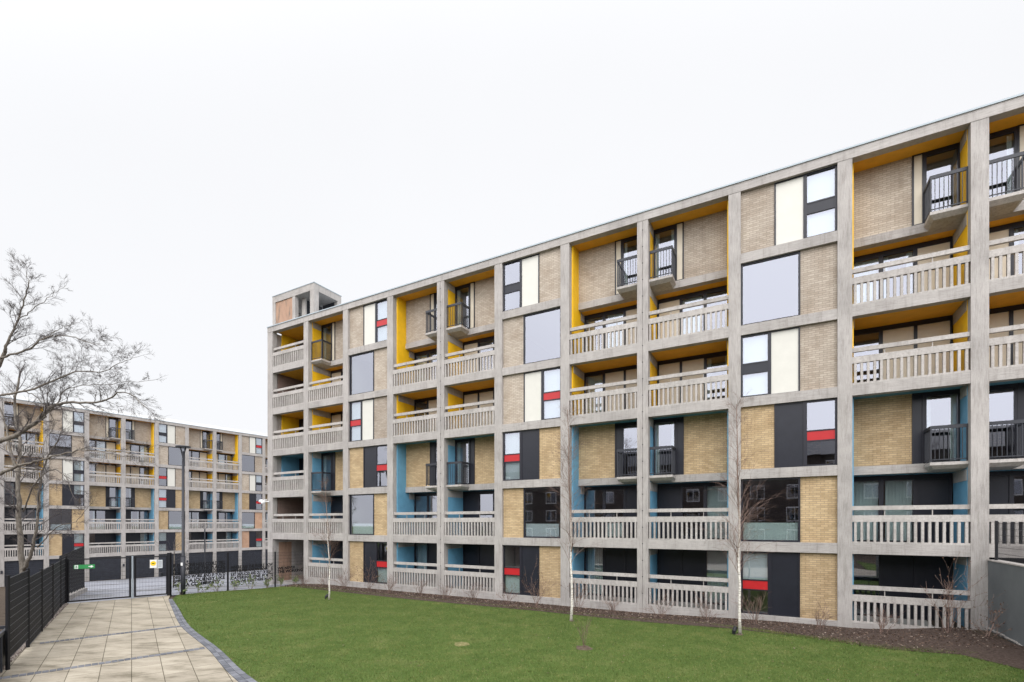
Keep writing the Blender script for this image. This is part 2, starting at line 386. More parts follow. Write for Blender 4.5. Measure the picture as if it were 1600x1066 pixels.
def block(root, i0, i1, groups, joints=(), depth=9.0, zlow=-0.6, skip_ground=(), end0=True):
    """concrete skeleton between column lines i0..i1; groups: {'pair': set of bays}"""
    pair = groups
    for i in range(i0, i1 + 1):
        w = .21; mb = MB(); x = OFF + BP * i
        if i in joints:
            w = .225; mb.box(-w, -.008, 0, .34, zlow, zu(6) - .002); mb.box(.008, w, 0, .34, zlow, zu(6) - .002); mb.box(-.008, .008, .03, .33, zlow, zu(6) - .002)
        else:
            a = -.3 if (i == i0 and end0) else -w; mb.box(a, w, 0, .34, zlow, zu(6) - .002)
        mb.build('column', M['conc_v'], root, (x, 0, 0))
        pz = zlow if zlow > -2 else -.17
        pw = MB(); pw.box(-.12 if not (i == i0 and end0) else -.29, .119, .342, depth, pz, zu(6) - .01); pw.build('party_wall', M['plaster'] if i != i0 or not end0 else M['conc_v'], root, (x, 0, 0))
    for k in range(0, 7):
        mb = MB(); sb = MB()
        for i in range(i0, i1):
            x0 = OFF + BP * i; x1 = x0 + BP; a = x0 + (.225 if i in joints else .21); b = x1 - (.225 if i + 1 in joints else .21)
            isp = i in pair
            if isp and k in (5, 2): sb.box(x0 + .12, x1 - .12, D1 + .252, depth - .2, zu(k) + .08, zt(k) - .006); continue
            if k == 0 and i in skip_ground: continue
            if k < 6:
                me_ = cached(('beam', round(a - x0, 3), round(b - x0, 3), zlow, k), lambda: MB().box(a - x0, b - x0, .012, .3, zu(k) if k or zlow < -2 else zlow, zt(k)).mesh('floor_beam', M['conc_h']))
                link('floor_beam', me_, root, (x0, 0, 0))
            sb.box(x0 + .12, x1 - .12, .3, depth - .2, zu(k) + .08, zt(k) - .006)
        if k == 6: # continuous roof edge beam
            mb = MB()
            e0 = OFF + BP * i0 - (.3 if end0 else .21)
            mb.box(e0, OFF + BP * i1 + .21, -.012, .3, zu(6), zt(6) - .03)
            fl = MB().box(e0 - .02, OFF + BP * i1 + .22, -.05, .35, zt(6) - .028, zt(6) + .03); fl.build('roof_flashing', M['flash'], root)
        if mb.v: mb.build('floor_beam' if k < 6 else 'roof_edge_beam', M['conc_h'], root)
        sb.build('floor_slab', M['plaster'], root)

    x0 = OFF + BP * i0 - .3; x1 = OFF + BP * i1 + .21
    MB().box(x0, x1, depth, depth + .2, zlow, zt(6) - .03).build('rear_wall', M['brick_lo'], root)
    MB().box(x0 + .1, x1 - .05, .3, depth, zt(6) - .02, zt(6) + .0).build('roof', M['flash'], root)

# ================================================================= MAIN BUILDING
rz = math.atan2(U.y, U.x)
mainb = empty('apartment_building', P0, rz, 'six-storey concrete-framed apartment block with yellow and blue balcony recesses beside the lawn', 'apartment block')
NB = 12
block(mainb, 0, NB, {1, 3, 4, 6, 7, 9, 10}, joints=(4, 7), skip_ground=(0,))
X = lambda i: OFF + BP * i
nb = [None] * 6
window_bay(mainb, X(2), ['bpr', 'wb', 'bpr', 'rpb', 'wb', 'bpr'], nb, [2, 2, 0, 3, 0, 3])
window_bay(mainb, X(5), ['rpb', 'bw', 'rpb', 'bpr', 'bw', 'dpb'], nb, [2, 2, 3, 3, 0, 0])
window_bay(mainb, X(8), ['rpb', 'wb', 'bpr', 'dpb', 'wb', 'bpd'], nb, [1, 1, 0, 3, 0, 3])
window_bay(mainb, X(11), ['bpr', 'wb', 'rpb', 'dpb', 'wb', 'bpd'], nb, [0, 1, 3, 3, 0, 3])
for (c, sides) in ((1, (1,)), (4, (-1, 1)), (7, (-1, 1)), (10, (-1, 1))):
    for s_ in sides:
        for k in (6, 3): maison(mainb, X(c), s_, k, random.choice([3, 3, 0]))
# the end bay: open deck landings, a balustrade on every floor
for k in range(1, 7):
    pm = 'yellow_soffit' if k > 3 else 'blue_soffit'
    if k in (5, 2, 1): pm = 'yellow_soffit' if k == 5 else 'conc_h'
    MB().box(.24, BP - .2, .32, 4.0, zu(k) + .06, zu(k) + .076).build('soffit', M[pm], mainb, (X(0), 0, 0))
    if k > 1: balustrade(mainb, X(0), zt(k - 1))
    z0, z1 = zt(k - 1), zu(k) + .06
    if k in (6, 4, 3):
        MB().box(.13, .22, .7, D2 + .3, z0, z1).build('flank_wall', M['yellow' if k > 3 else 'blue'], mainb, (X(0), 0, 0))
        panel_with_frame(mainb, X(0), 1, .22, 1.3, z0, z1, D2 + .3, 'dark')
        panel_with_frame(mainb, X(0), 1, 1.3, 2.2, z0, z1, D2 + .3, 'tan' if k > 3 else 'dark')
        window_unit(mainb, X(0), 1, 2.2, 3.25, z0, z1, D2 + .3, 'big', '', 3)
    elif k in (5, 2):
        MB().box(.13, .22, .4, 4.0, z0, z1).build('flank_wall', M['brick_brown'], mainb, (X(0), 0, 0))
        MB().box(.22, 3.3, 4.0, 4.2, z0, z1).build('landing_wall', M['brick_brown'], mainb, (X(0), 0, 0))
MB().box(.12, .2, .46, 1.42, -.5, zu(1) - .22).build('passage_wall', M['salmon'], mainb, (X(0), 0, 0))
MB().box(.12, .2, .345, .455, -.5, zu(1) - .22).box(.12, .205, 1.425, 1.72, -.5, zu(1) - .22).box(.12, .21, .345, 4.1, zu(1) - .22, zu(1) + .06).build('passage_pier', M['conc_w'], mainb, (X(0), 0, 0))
dr = MB().box(.12, 3.33, 2.6, 2.7, -.5, zu(1) + .06).build('passage_door', M['steel'], mainb, (X(0), 0, 0))
MB().box(1.6, 1.64, 2.54, 2.6, .7, 1.0).build('handle', M['white'], dr)
MB().box(.12, 3.33, .34, 4.2, -.6, -.24).build('passage_floor', M['conc_h'], mainb, (X(0), 0, 0))
# expansion joint fixings on the two paired columns
for c in (4, 7):
    mb = MB()
    for z in range(1, 24): mb.box(-.02, .02, -.008, 0.0, z * .68, z * .68 + .035)
    mb.build('joint_bolts', M['steel'], mainb, (X(c), 0, 0))
# stair head on the roof at the left end
t = mainb
sx0, sx1, ty0, ty1, tz0, tz1 = -.27, 3.78, .36, 2.5, zt(6) + .0, 18.55
mb = MB(); hb = .42
for (a, b, c, d) in ((sx0, sx0 + .3, ty0, ty0 + .3), (sx1 - .36, sx1, ty0, ty0 + .36), (sx0, sx0 + .3, ty1 - .3, ty1), (sx1 - .3, sx1, ty1 - .3, ty1), (1.72, 2.0, ty0 + .01, ty0 + .25)):
    mb.box(a, b, c, d, tz0, tz1 - hb)
sh = MB().box(sx0 - .003, sx1 + .003, ty0 - .004, ty1 + .003, tz1 - hb, tz1).build('stair_head', M['conc_h'], mainb)
for i_ in range(5):
    m1_ = MB(); m1_.v = mb.v[i_ * 8:i_ * 8 + 8]; m1_.f = MB().box(0, 1, 0, 1, 0, 1).f; m1_.build('post', M['conc_v'], sh)
MB().box(sx0 - .03, sx1 + .03, ty0 - .03, ty1 + .03, tz1, tz1 + .04).build('coping', M['flash'], sh)
MB().box(sx0 + .3, 1.72, ty0 + .05, ty0 + .2, tz0, tz1 - hb).build('infill_panel', M['salmon'], sh)
MB().box(2.0, 2.35, ty0 + .5, ty0 + .6, tz0, tz1 - hb).build('inner_wall', M['conc_w'], sh)
MB().box(2.35, sx1 - .31, ty1 - .28, ty1 - .2, tz0, tz1 - hb).build('inner_screen', M['steel'], sh)  # dark sheets stand in for the shade inside the stair head
MB().box(2.02, 2.12, ty0 + .6, ty1 - .1, tz0, tz1 - hb).build('inner_screen', M['steel'], sh)
# security cameras on the corner column
for (dx, dz) in ((-.42, 5.05), (-.2, 4.95)):
    c_ = empty('security_camera', W(OFF + dx, -.28, dz), rz, 'white security camera on the left corner column of the near block, ' + ('outer of the two' if dx < -.3 else 'inner of the two'), 'security camera')
    MB().tube([(0, 0, 0), (0, -.16, -.05), (0, -.2, -.1)], [.09, .1, .07], 10).build('camera_body', M['white'], c_, smooth=True)
    MB().tube([(0, .02, 0), (.12, .24, .05)], .03, 6).build('bracket', M['white'], c_)

# ================================================================= WING ON THE LEFT
Wd = Vector((0.5696, 0.8219, 0))
# column D (index 4) stands at pixel 245
Yd = 60.0 * 0.995; pD = Vector(((245 - 800) / 756 * Yd, Yd, 0))
WS = .967; w0 = pD - Wd * (BP * 4 + OFF) * WS; w0.z = -.13
wing = empty('apartment_building', w0, math.atan2(Wd.y, Wd.x), 'farther concrete-framed apartment block behind the bare trees and gate, with dark undercroft', 'apartment block')
wing.scale = (WS, 1, 1)
block(wing, -2, 11, {0, 2, 3, 5, 6, 8, 9, -2}, zlow=-4.2, end0=False, depth=9)
O_ = 'brick_pink'
window_bay(wing, X(-1), ['bpr', 'bw', 'rpb', 'dpb', 'bw', 'dpb'], nb, [3, 1, 3, 3, 0, 3])
window_bay(wing, X(1), ['bpr', 'wb', 'bpd', 'bpd', 'wb', 'bpd'], nb, [3, 2, 1, 3, 0, 3])
window_bay(wing, X(4), ['dpb', 'bw', 'rpb', 'rpb', 'bw', 'dpb'], nb, [3, 2, 3, 0, 0, 3])
window_bay(wing, X(7), ['bpr', 'wb', 'bpr', 'bpd', 'wb', 'bpr'], [O_, O_, None, None, None, None], [2, 2, 0, 1, 0, 3])
window_bay(wing, X(10), ['rpb', 'wb', 'bpr', 'dpb', 'wb', 'bpd'], nb, [1, 1, 0, 3, 0, 3])
for c, s_ in ((-1, -1), (0, 1), (3, -1), (3, 1), (6, -1), (6, 1), (9, -1), (9, 1)):
    for k in (6, 3): maison(wing, X(c), s_, k, random.choice([3, 0, 1]))
# undercroft: dark louvred sheet standing in for the shaded recess
mb = MB(); xa, xb = X(-2) + .1, X(11)
mb.box(xa, xb, .2, .3, -4.2, -.17)
for z in range(16): mb.box(xa, xb, .16, .2, -3.4 + z * .2, -3.4 + z * .2 + .06)
mb.build('undercroft_screen', M['louvre'], wing)
mb = MB(); mb.box(xa, xb, .06, 1.0, zt(6) + .04, zt(6) + .42)
M['membrane'] = mat('pale_roof_membrane', (.8, .8, .8), .6)
mb.build('roof_upstand', M['membrane'], wing)
for i in (0, 2, 3, 5):
    l_ = MB().box(-.08, .08, -.12, 0, -1.4, -1.1); l_.build('wall_light', M['steel'], wing, (X(i), 0, 0))

# ================================================================= BLOCK BEHIND THE CAMERA (mirrored in the lower panes)
ob = empty('brick_building', W(-12, -47, 0), rz, 'long dark brick building across the lawn, mirrored in the lower dark windows', 'building')
M['redbrick'] = brick('red_brown_brick', (.105, .085, .08), (.08, .066, .064), (.12, .11, .1))
MB().box(0, 74, -9, 0, -1, 11.6).build('wall', M['redbrick'], ob)
MB().hexa([(-.4, -9.4, 11.6), (74.4, -9.4, 11.6), (74.4, .4, 11.6), (-.4, .4, 11.6), (1, -5, 14.4), (73, -5, 14.4), (73, -4, 14.4), (1, -4, 14.4)]).build('roof', M['steel'], ob)
wm = MB().box(0, 1.5, 0.0, .05, 0, 1.5).mesh('window', M['glass']); wf = MB().box(-.08, 1.58, -.0, .03, 1.5, 1.62).box(-.08, 1.58, 0, .03, -.12, 0).box(-.08, 0, 0, .03, 0, 1.5).box(1.5, 1.58, 0, .03, 0, 1.5).box(.72, .78, 0.05, .07, 0, 1.5).mesh('frame', M['white'])
for r_ in range(4):
    for c_ in range(18):
        o = link('window', wm, ob, (2 + c_ * 4, .005, 1.2 + r_ * 2.7)); link('frame', wf, o)

# ================================================================= GROUND
def ss(t): t = max(0, min(1, t)); return t * t * (3 - 2 * t)
def fac_sd(x, y):
    v = Vector((x, y, 0)) - P0; return v.dot(U), v.dot(NN)
GC = Vector((-18.5, 22.9, 0)); GD = Vector((-.68, .733, 0))
def H(x, y):
    s, d = fac_sd(x, y)
    h = -.13 * ss((29.5 - s) / 6) * ss((d + 7) / 5) + .38 * ss((s - 31.2) / 4) * ss((d + 12) / 8)
    t = (Vector((x, y, 0)) - GC).dot(GD)
    if t > 0: h -= .065 * min(t, 46)
    return h
def grid(name, x0, x1, y0, y1, nx, ny, m, off=0):
    vs = []; fs = []
    for j in range(ny + 1):
        for i in range(nx + 1):
            x = x0 + (x1 - x0) * i / nx; y = y0 + (y1 - y0) * j / ny; vs.append((x, y, H(x, y) + off))
    for j in range(ny):
        for i in range(nx):
            a = j * (nx + 1) + i; fs.append((a, a + 1, a + nx + 2, a + nx + 1))
    mb = MB(); mb.v = vs; mb.f = fs; o = mb.build(name, m, smooth=True); return o
def resample(pts, n):
    pts = [Vector((*p, 0)) for p in pts]; Ls = [0]
    for a, b in zip(pts, pts[1:]): Ls.append(Ls[-1] + (b - a).length)
    res = []
    for i in range(n + 1):
        t = Ls[-1] * i / n
        for k in range(len(pts) - 1):
            if t <= Ls[k + 1] + 1e-9: res.append(pts[k].lerp(pts[k + 1], (t - Ls[k]) / (Ls[k + 1] - Ls[k]))); break
        else: res.append(pts[-1])
    return res
def smooth_curve(pts, sub=8):
    out_ = []; P = [Vector((*p, 0)) for p in pts]; P = [P[0] * 2 - P[1]] + P + [P[-1] * 2 - P[-2]]
    for i in range(1, len(P) - 2):
        for k in range(sub):
            t = k / sub; a, b, c, d = P[i - 1], P[i], P[i + 1], P[i + 2]
            out_.append(.5 * ((2 * b) + (c - a) * t + (2 * a - 5 * b + 4 * c - d) * t * t + (3 * b - a - 3 * c + d) * t ** 3))
    out_.append(P[-2]); return [(p.x, p.y) for p in out_]
def loft(name, A, B, na, nb_, m, off, bulge=0):
    A = resample(A, na); B = resample(B, na); mb = MB()
    for a, b in zip(A, B):
        for j in range(nb_ + 1):
            p = a.lerp(b, j / nb_); mb.v.append((p.x, p.y, H(p.x, p.y) + off + bulge * math.sin(math.pi * j / nb_)))
    for i in range(na):
        for j in range(nb_):
            q = i * (nb_ + 1) + j; mb.f.append((q, q + nb_ + 1, q + nb_ + 2, q + 1))
    o = mb.build(name, m, smooth=True)
    return o

def ground_mat(name, stops, s1, s2, rough=.95, b=.4):
    m = mat(name, stops[0][1], rough, .1); v = coord(m, rnd=False, world=True)
    a = noise(m, v, s1, 6, .7); c = noise(m, v, s2, 4, .7)
    col_ = ramp(m, a, stops); col_ = mix(m, col_, ramp(m, c, [(.3, (.6, .6, .6)), (.7, (1.3, 1.3, 1.3))]), .7, 'MULTIPLY'); setc(m, col_); bump(m, c, b, .02); return m
M['soil'] = ground_mat('soil_and_leaf_litter', [(.3, (.05, .038, .028)), (.6, (.09, .07, .055)), (.8, (.14, .12, .1))], 6, 45)
M['mulch'] = ground_mat('bark_mulch', [(.3, (.045, .032, .028)), (.55, (.085, .062, .052)), (.8, (.16, .13, .11))], 14, 60, b=.8)
M['gravel'] = ground_mat('gravel', [(.3, (.13, .11, .1)), (.55, (.22, .19, .17)), (.8, (.32, .29, .26))], 20, 70, b=.8)
M['grassbase'] = ground_mat('lawn_turf', [(.3, (.052, .085, .020)), (.5, (.074, .115, .028)), (.72, (.13, .145, .05))], .9, 30)
# one big sheet to the horizon
mb = MB()
tag(grid('ground', -110, 90, -70, 130, 100, 100, M['soil'], -.05), kind='structure')
far = MB(); far.v = [(-900, -900, -3.2), (900, -900, -3.2), (900, 900, -3.2), (-900, 900, -3.2)]; far.f = [(0, 1, 2, 3)]
tag(far.build('terrain', M['grassbase']), kind='structure')

def gp(px, py): Y = CAMZ * 756 / (py - 817); return ((px - 800) / 756 * Y, Y)
G_R = (-17.0, 24.0); E_ = (-13.1, 30.35)
kerbR = [gp(269, 936), gp(278, 949), gp(297, 979), gp(343, 1014.7), gp(399.5, 1064), (-1.5, 7.0), (4, 3), (10, -3)]
kerbR = smooth_curve(kerbR)
lawnA = [(-13.4, 30.1), (-15.2, 27.0), (-16.75, 24.2)] + kerbR
mulch_edge_sd = [(3.2, -1.2), (5, -1.25), (8, -1.32), (13, -1.42), (20.4, -1.28), (27.4, -1.5), (30.8, -2.15), (33.2, -3.2), (34.3, -5.2), (34.6, -12), (35.5, -32)]
medge = smooth_curve([tuple(W(*p)[:2]) for p in mulch_edge_sd], 6)
lawnB = [(-13.35, 30.0)] + medge
lawn = tag(loft('lawn', lawnA, lawnB, 110, 60, M['grassbase'], -.012), kind='structure')
# mulch bed between lawn and plinth
wallA = [tuple(W(s, .25)[:2]) for s in (3.4, 8, 14, 20, 26, 31, 34.0)] + [tuple(W(34.85, -3)[:2]), tuple(W(34.85, -5.5)[:2])]
me2 = [tuple(W(*p)[:2]) for p in [(3.0, -1.35), (5, -1.5), (8, -1.65), (13, -1.8), (20.4, -1.6), (27.4, -1.85), (30.8, -2.45), (33.2, -3.45), (34.2, -5.4)]]
tag(loft('mulch_bed', wallA, me2, 120, 8, M['mulch'], .0, .05), kind='structure')

# courtyard beyond the gate
cm = mat('pale_damp_paving', (.4, .41, .45), .55, .4)
v = coord(cm, rnd=False, world=True)
c1 = ramp(cm, noise(cm, coord(cm, (.35, 1.2, 1), world=True), .9, 4, .6), [(.40, (.14, .137, .135)), (.48, (.27, .28, .32)), (.7, (.32, .33, .38))]); setc(cm, mix(cm, c1, ramp(cm, noise(cm, v, 25, 4), [(.3, (.85, .85, .85)), (.7, (1.1, 1.1, 1.1))]), .7, 'MULTIPLY'))
M['court'] = cm
cA = [(-20.2, 21.3), (-27.2, 30.9), (-46, 52)]
cB = [(-16.75, 24.3), (-13.3, 30.6), (-12.5, 33), (-30, 64), (-34, 72)]
tag(loft('courtyard', cA, cB, 60, 30, M['court'], -.02), kind='structure')

# path
pm_ = mat('buff_slabs', (.5, .46, .38), .85, .2); n, l, b = nodes(pm_)
ang = math.atan2(.786, -.618)
def slabtex(rot, bw, rh, off=.5):
    g_ = n.new('ShaderNodeNewGeometry'); mp = n.new('ShaderNodeMapping'); mp.inputs['Rotation'].default_value = (0, 0, -rot); l.new(g_.outputs['Position'], mp.inputs[0])
    t = n.new('ShaderNodeTexBrick'); l.new(mp.outputs[0], t.inputs[0]); t.offset = off
    t.inputs['Color1'].default_value = (.37, .33, .265, 1); t.inputs['Color2'].default_value = (.31, .275, .22, 1); t.inputs['Mortar'].default_value = (.10, .085, .06, 1)
    t.inputs['Scale'].default_value = 1; t.inputs['Brick Width'].default_value = bw; t.inputs['Row Height'].default_value = rh; t.inputs['Mortar Size'].default_value = .009; t.inputs['Mortar Smooth'].default_value = .2
    return t.outputs[0], mp.outputs[0]
t1, mpo = slabtex(ang, .9, .6, .37)
stn = n.new('ShaderNodeMapping'); stn.inputs['Scale'].default_value = (.9, 2.4, 1); g_ = n.new('ShaderNodeNewGeometry'); l.new(g_.outputs['Position'], stn.inputs[0])
st1 = ramp(pm_, noise(pm_, stn.outputs[0], .9, 6, .7), [(.36, (.48, .47, .43)), (.48, (.88, .87, .86)), (.64, (1.16, 1.16, 1.17))])
st2 = ramp(pm_, noise(pm_, mpo, 30, 4, .7), [(.3, (.86, .86, .85)), (.7, (1.08, 1.08, 1.08))])
setc(pm_, mix(pm_, mix(pm_, t1, st1, .85, 'MULTIPLY'), st2, .7, 'MULTIPLY')); bump(pm_, t1, .3, .006)
M['slabs'] = pm_
pathL = [(-19.75, 21.55), (-16.3, 17.0), (-13.88, 13.75), (-12.2, 11.5), (-9, 7), (-4, 0), (0, -6)]
kerbL = smooth_curve([gp(263, 936.5), gp(268, 949), gp(283, 979), gp(325, 1015), gp(371, 1064.5), (-1.9, 6.7), (3.7, 2.7), (9.7, -3.3)])
tag(loft('path', pathL, [(-16.95, 24.0)] + kerbL, 60, 12, M['slabs'], .0), kind='structure')
# gravel margin by the fence
gL = [(-20.15, 21.6), (-16.1, 16.0), (-14.3, 13.7), (-12.8, 11.3), (-9.8, 6.8), (-5, -.5)]
gR = [(-19.75, 21.55), (-15.9, 16.45), (-13.88, 13.75), (-12.2, 11.5), (-9, 7), (-4, 0)]
tag(loft('gravel_strip', gL, gR, 60, 6, M['gravel'], .005, .03), kind='structure')
# setts: kerb edging and two cross bands, each sett a real block with a dark joint
sm_ = mat('grey_setts', (.2, .21, .23), .8, .25)
n, l, b = nodes(sm_)
gi = n.new('ShaderNodeNewGeometry'); 
setc(sm_, mix(sm_, ramp(sm_, gi.outputs['Random Per Island'], [(0, (.10, .105, .12)), (1, (.19, .195, .22))]), ramp(sm_, noise(sm_, coord(sm_, world=True), 18, 5, .7), [(.3, (.75, .75, .75)), (.7, (1.15, 1.15, 1.15))]), .8, 'MULTIPLY'))
M['sett'] = sm_
def setts(name, A, B, n_along, n_across, top):
    A = resample(A, n_along); B = resample(B, n_along); mb = MB()
    for i in range(n_along):
        for j in range(n_across):
            c = [A[i].lerp(B[i], j / n_across), A[i + 1].lerp(B[i + 1], j / n_across), A[i + 1].lerp(B[i + 1], (j + 1) / n_across), A[i].lerp(B[i], (j + 1) / n_across)]
            m_ = sum(c, Vector()) / 4; c = [m_ + (p - m_) * (1 - .010 / max(.05, (p - m_).length)) for p in c]
            h = top + random.uniform(-.003, .003)
            mb.hexa([(p.x, p.y, H(p.x, p.y) - .04) for p in c] + [(p.x, p.y, H(p.x, p.y) + h) for p in c])
    return tag(mb.build(name, M['sett']), kind='structure')
setts('kerb', kerbL, kerbR, 170, 2, .014)
def band(a, b_, w):
    a = Vector((*a, 0)); b_ = Vector((*b_, 0)); d = (b_ - a).normalized(); nn = Vector((-d.y, d.x, 0)) * w / 2
    return [tuple((a + nn)[:2]), tuple((b_ + nn)[:2])], [tuple((a - nn)[:2]), tuple((b_ - nn)[:2])]
for (a, b_) in ((gp(62, 1005.5), gp(283, 978.5)), (gp(-8, 1061.5), gp(320, 1012.8))):
    A_, B_ = band(a, b_, .22); setts('sett_band', A_, B_, 32, 2, .012)
mb = MB()
for a, b_ in zip(resample([tuple(p) for p in [(-16.6, 23.3)]] + kerbL[2:], 60), resample(kerbR, 60)): pass

# ---------------------------------------------------------------- grass blades
def inside(poly, x, y):
    c = False; n_ = len(poly); j = n_ - 1
    for i in range(n_):
        xi, yi = poly[i]; xj, yj = poly[j]
        if (yi > y) != (yj > y) and x < (xj - xi) * (y - yi) / (yj - yi) + xi: c = not c
        j = i
    return c
poly = lawnA + lawnB[::-1]
gm = mat('grass_blade', (.06, .11, .02), .6, .25); n, l, b = nodes(gm)
gi = n.new('ShaderNodeNewGeometry')
gcol = ramp(gm, gi.outputs['Random Per Island'], [(0, (.070, .105, .024)), (.5, (.106, .146, .034)), (.94, (.145, .178, .048)), (1, (.24, .23, .11))])
big = ramp(gm, noise(gm, coord(gm, world=True, rnd=False), .8, 7, .75), [(.35, (.82, .86, .80)), (.5, (1, 1, 1)), (.68, (1.22, 1.05, 1.12))])
tuf = ramp(gm, noise(gm, coord(gm, (1, 1, 1), world=True, rnd=False), 3.2, 5, .75), [(.36, (.74, .82, .74)), (.5, (1, 1, 1)), (.64, (1.26, 1.10, 1.12))])
setc(gm, mix(gm, mix(gm, gcol, big, .85, 'MULTIPLY'), tuf, .8, 'MULTIPLY'))
M['blade'] = gm
rg = random.Random(3)
vs = []; fs = []
cnt = 0; tries = 0
patches = [((-1.49, 14.4), .24), ((2.07, 13.96), .25), ((7.39, 15.73), .14), ((2.26, 18.39), .12), ((-8.84, 23.46), .14)]
while cnt < 230000 and tries < 900000:
    tries += 1
    y = 10.2 * (2.9 ** rg.random()); x = rg.uniform(-17.5, 14.5)
    if abs(x / y) > 1.12 or not inside(poly, x, y): continue
    if any((x - p[0]) ** 2 + ((y - p[1]) * .8) ** 2 < (r * (.7 + .5 * rg.random())) ** 2 for p, r in patches): continue
    h = rg.uniform(.018, .042) * (1.6 if rg.random() < .02 else 1); w = rg.uniform(.003, .006) * (1 + y / 25); a = rg.random() * 6.283
    z = H(x, y) - .014; dx, dy = math.cos(a) * w, math.sin(a) * w; lx, ly = rg.gauss(0, .5) * h, rg.gauss(0, .5) * h
    k = len(vs); vs += [(x - dx, y - dy, z), (x + dx, y + dy, z), (x + lx, y + ly, z + h)]; fs.append((k, k + 1, k + 2)); cnt += 1
mb = MB(); mb.v = vs; mb.f = fs
tag(mb.build('grass', M['blade']), 'short mown green grass of the lawn between path and block', 'grass', kind='stuff')
mb = MB()
for i in range(26000):
    s = rg.uniform(4, 34.2); e = 1.35 if s < 27 else 1.45 + (s - 27) * .30
    d = -(e - abs(rg.gauss(0, .16 + (.3 if s > 30 else 0))) + .05); p = W(s, d); x, y = p.x, p.y
    h = rg.uniform(.02, .06); w = rg.uniform(.004, .008); a = rg.random() * 6.283; z = H(x, y)
    k = len(mb.v); mb.v += [(x - math.cos(a) * w, y - math.sin(a) * w, z), (x + math.cos(a) * w, y + math.sin(a) * w, z), (x + rg.gauss(0, .4) * h, y + rg.gauss(0, .4) * h, z + h)]; mb.f.append((k, k + 1, k + 2))
tag(mb.build('sparse_grass', M['blade']), 'thin ragged grass creeping over the edge of the mulch bed', 'grass', kind='stuff')
# bark chips and fallen leaves on the bed
cmx = mat('bark_chip', (.1, .07, .05), .9, .1); n, l, b = nodes(cmx); gi = n.new('ShaderNodeNewGeometry')
setc(cmx, ramp(cmx, gi.outputs['Random Per Island'], [(0, (.03, .02, .018)), (.5, (.10, .068, .05)), (.85, (.19, .13, .10)), (1, (.38, .32, .27))]))
M['chip'] = cmx
mb = MB()
for i in range(16000):
    s = rg.uniform(3.2, 34.6); e = 1.5 if s < 28 else 1.6 + (s - 28) * .34
    d = -rg.uniform(-.1, e * 1.04); p = W(s, d); z = H(p.x, p.y) + .05 * math.sin(math.pi * min(1, max(0, -d / e))) + .008
    r = rg.uniform(.012, .035); q = Quaternion((rg.random() - .5, rg.random() - .5, rg.random() * 2 - 1, rg.random() * 2 - 1)).normalized()
    k = len(mb.v)
    for c in ((-r, -r * .5, 0), (r, -r * .4, 0), (r * .8, r * .5, 0), (-r * .9, r * .4, 0)):
        w_ = q @ Vector(c); mb.v.append((p.x + w_.x, p.y + w_.y, z + w_.z * .6 + .01))
    mb.f.append((k, k + 1, k + 2, k + 3))
tag(mb.build('mulch', M['chip']), 'brown bark chips and dead leaves covering the bed along the block', 'mulch', kind='stuff')
mb = MB()
for i in range(7000):
    t = rg.random(); k = int(t * 5 * .8); a = Vector((*gL[k], 0)).lerp(Vector((*gL[k + 1], 0)), rg.random()); b_ = Vector((*gR[k], 0)).lerp(Vector((*gR[k + 1], 0)), rg.random())
    p = a.lerp(b_, rg.random()); r = rg.uniform(.012, .028); z = H(p.x, p.y) + .03
    mb.hexa([(p.x - r, p.y - r * .7, z - r), (p.x + r, p.y - r, z - r), (p.x + r * .8, p.y + r, z - r), (p.x - r, p.y + r, z - r), (p.x - r * .5, p.y - r * .5, z + r * .7), (p.x + r * .5, p.y - r * .4, z + r * .5), (p.x + r * .4, p.y + r * .5, z + r * .6), (p.x - r * .5, p.y + r * .4, z + r * .5)])
cg = mat('pebble', (.2, .18, .16), .85, .2); n, l, b = nodes(cg); gi = n.new('ShaderNodeNewGeometry')
setc(cg, ramp(cg, gi.outputs['Random Per Island'], [(0, (.10, .08, .075)), (.6, (.24, .20, .18)), (1, (.42, .38, .34))]))
tag(mb.build('gravel', cg), 'loose brown and grey pebbles between the black fence and the path', 'gravel', kind='stuff')
mb = MB()
for i in range(420):
    y = 10.5 * (2.2 ** rg.random()); x = rg.uniform(-15, 14)
    if abs(x / y) > 1.1 or not inside(poly, x, y): continue
    r = rg.uniform(.015, .035); a = rg.random() * 6.28; z = H(x, y) + .012; k = len(mb.v)
    for j, q in enumerate((0, 1.3, 3.1, 4.6)): mb.v.append((x + math.cos(a + q) * r * (1 if j % 2 == 0 else .6), y + math.sin(a + q) * r * (1 if j % 2 == 0 else .6), z + rg.uniform(-.006, .012)))
    mb.f.append((k, k + 1, k + 2, k + 3))
tag(mb.build('fallen_leaves', M['chip']), 'scattered dead leaves lying on the lawn', 'leaves', kind='stuff')
# bare patches in the lawn
M['straw'] = ground_mat('straw_and_soil', [(.3, (.09, .10, .035)), (.55, (.20, .18, .08)), (.75, (.36, .31, .19))], 9, 40)
M['earth'] = ground_mat('bare_earth', [(.3, (.07, .05, .035)), (.6, (.13, .10, .075)), (.8, (.2, .17, .14))], 9, 40)
for (p, r), mm, nm in zip(patches, ('straw', 'earth', 'earth', 'earth', 'earth'), range(5)):
    mb = MB(); k = 14
    mb.v.append((p[0], p[1], H(*p) + .012))
    for i in range(k):
        a = 2 * math.pi * i / k; rr = r * rg.uniform(.75, 1.15); x, y = p[0] + math.cos(a) * rr, p[1] + math.sin(a) * rr * 1.2; mb.v.append((x, y, H(x, y) - .006))
    for i in range(k): mb.f.append((0, 1 + i, 1 + (i + 1) % k))
    tag(mb.build('bare_ground', M[mm]), kind='structure')

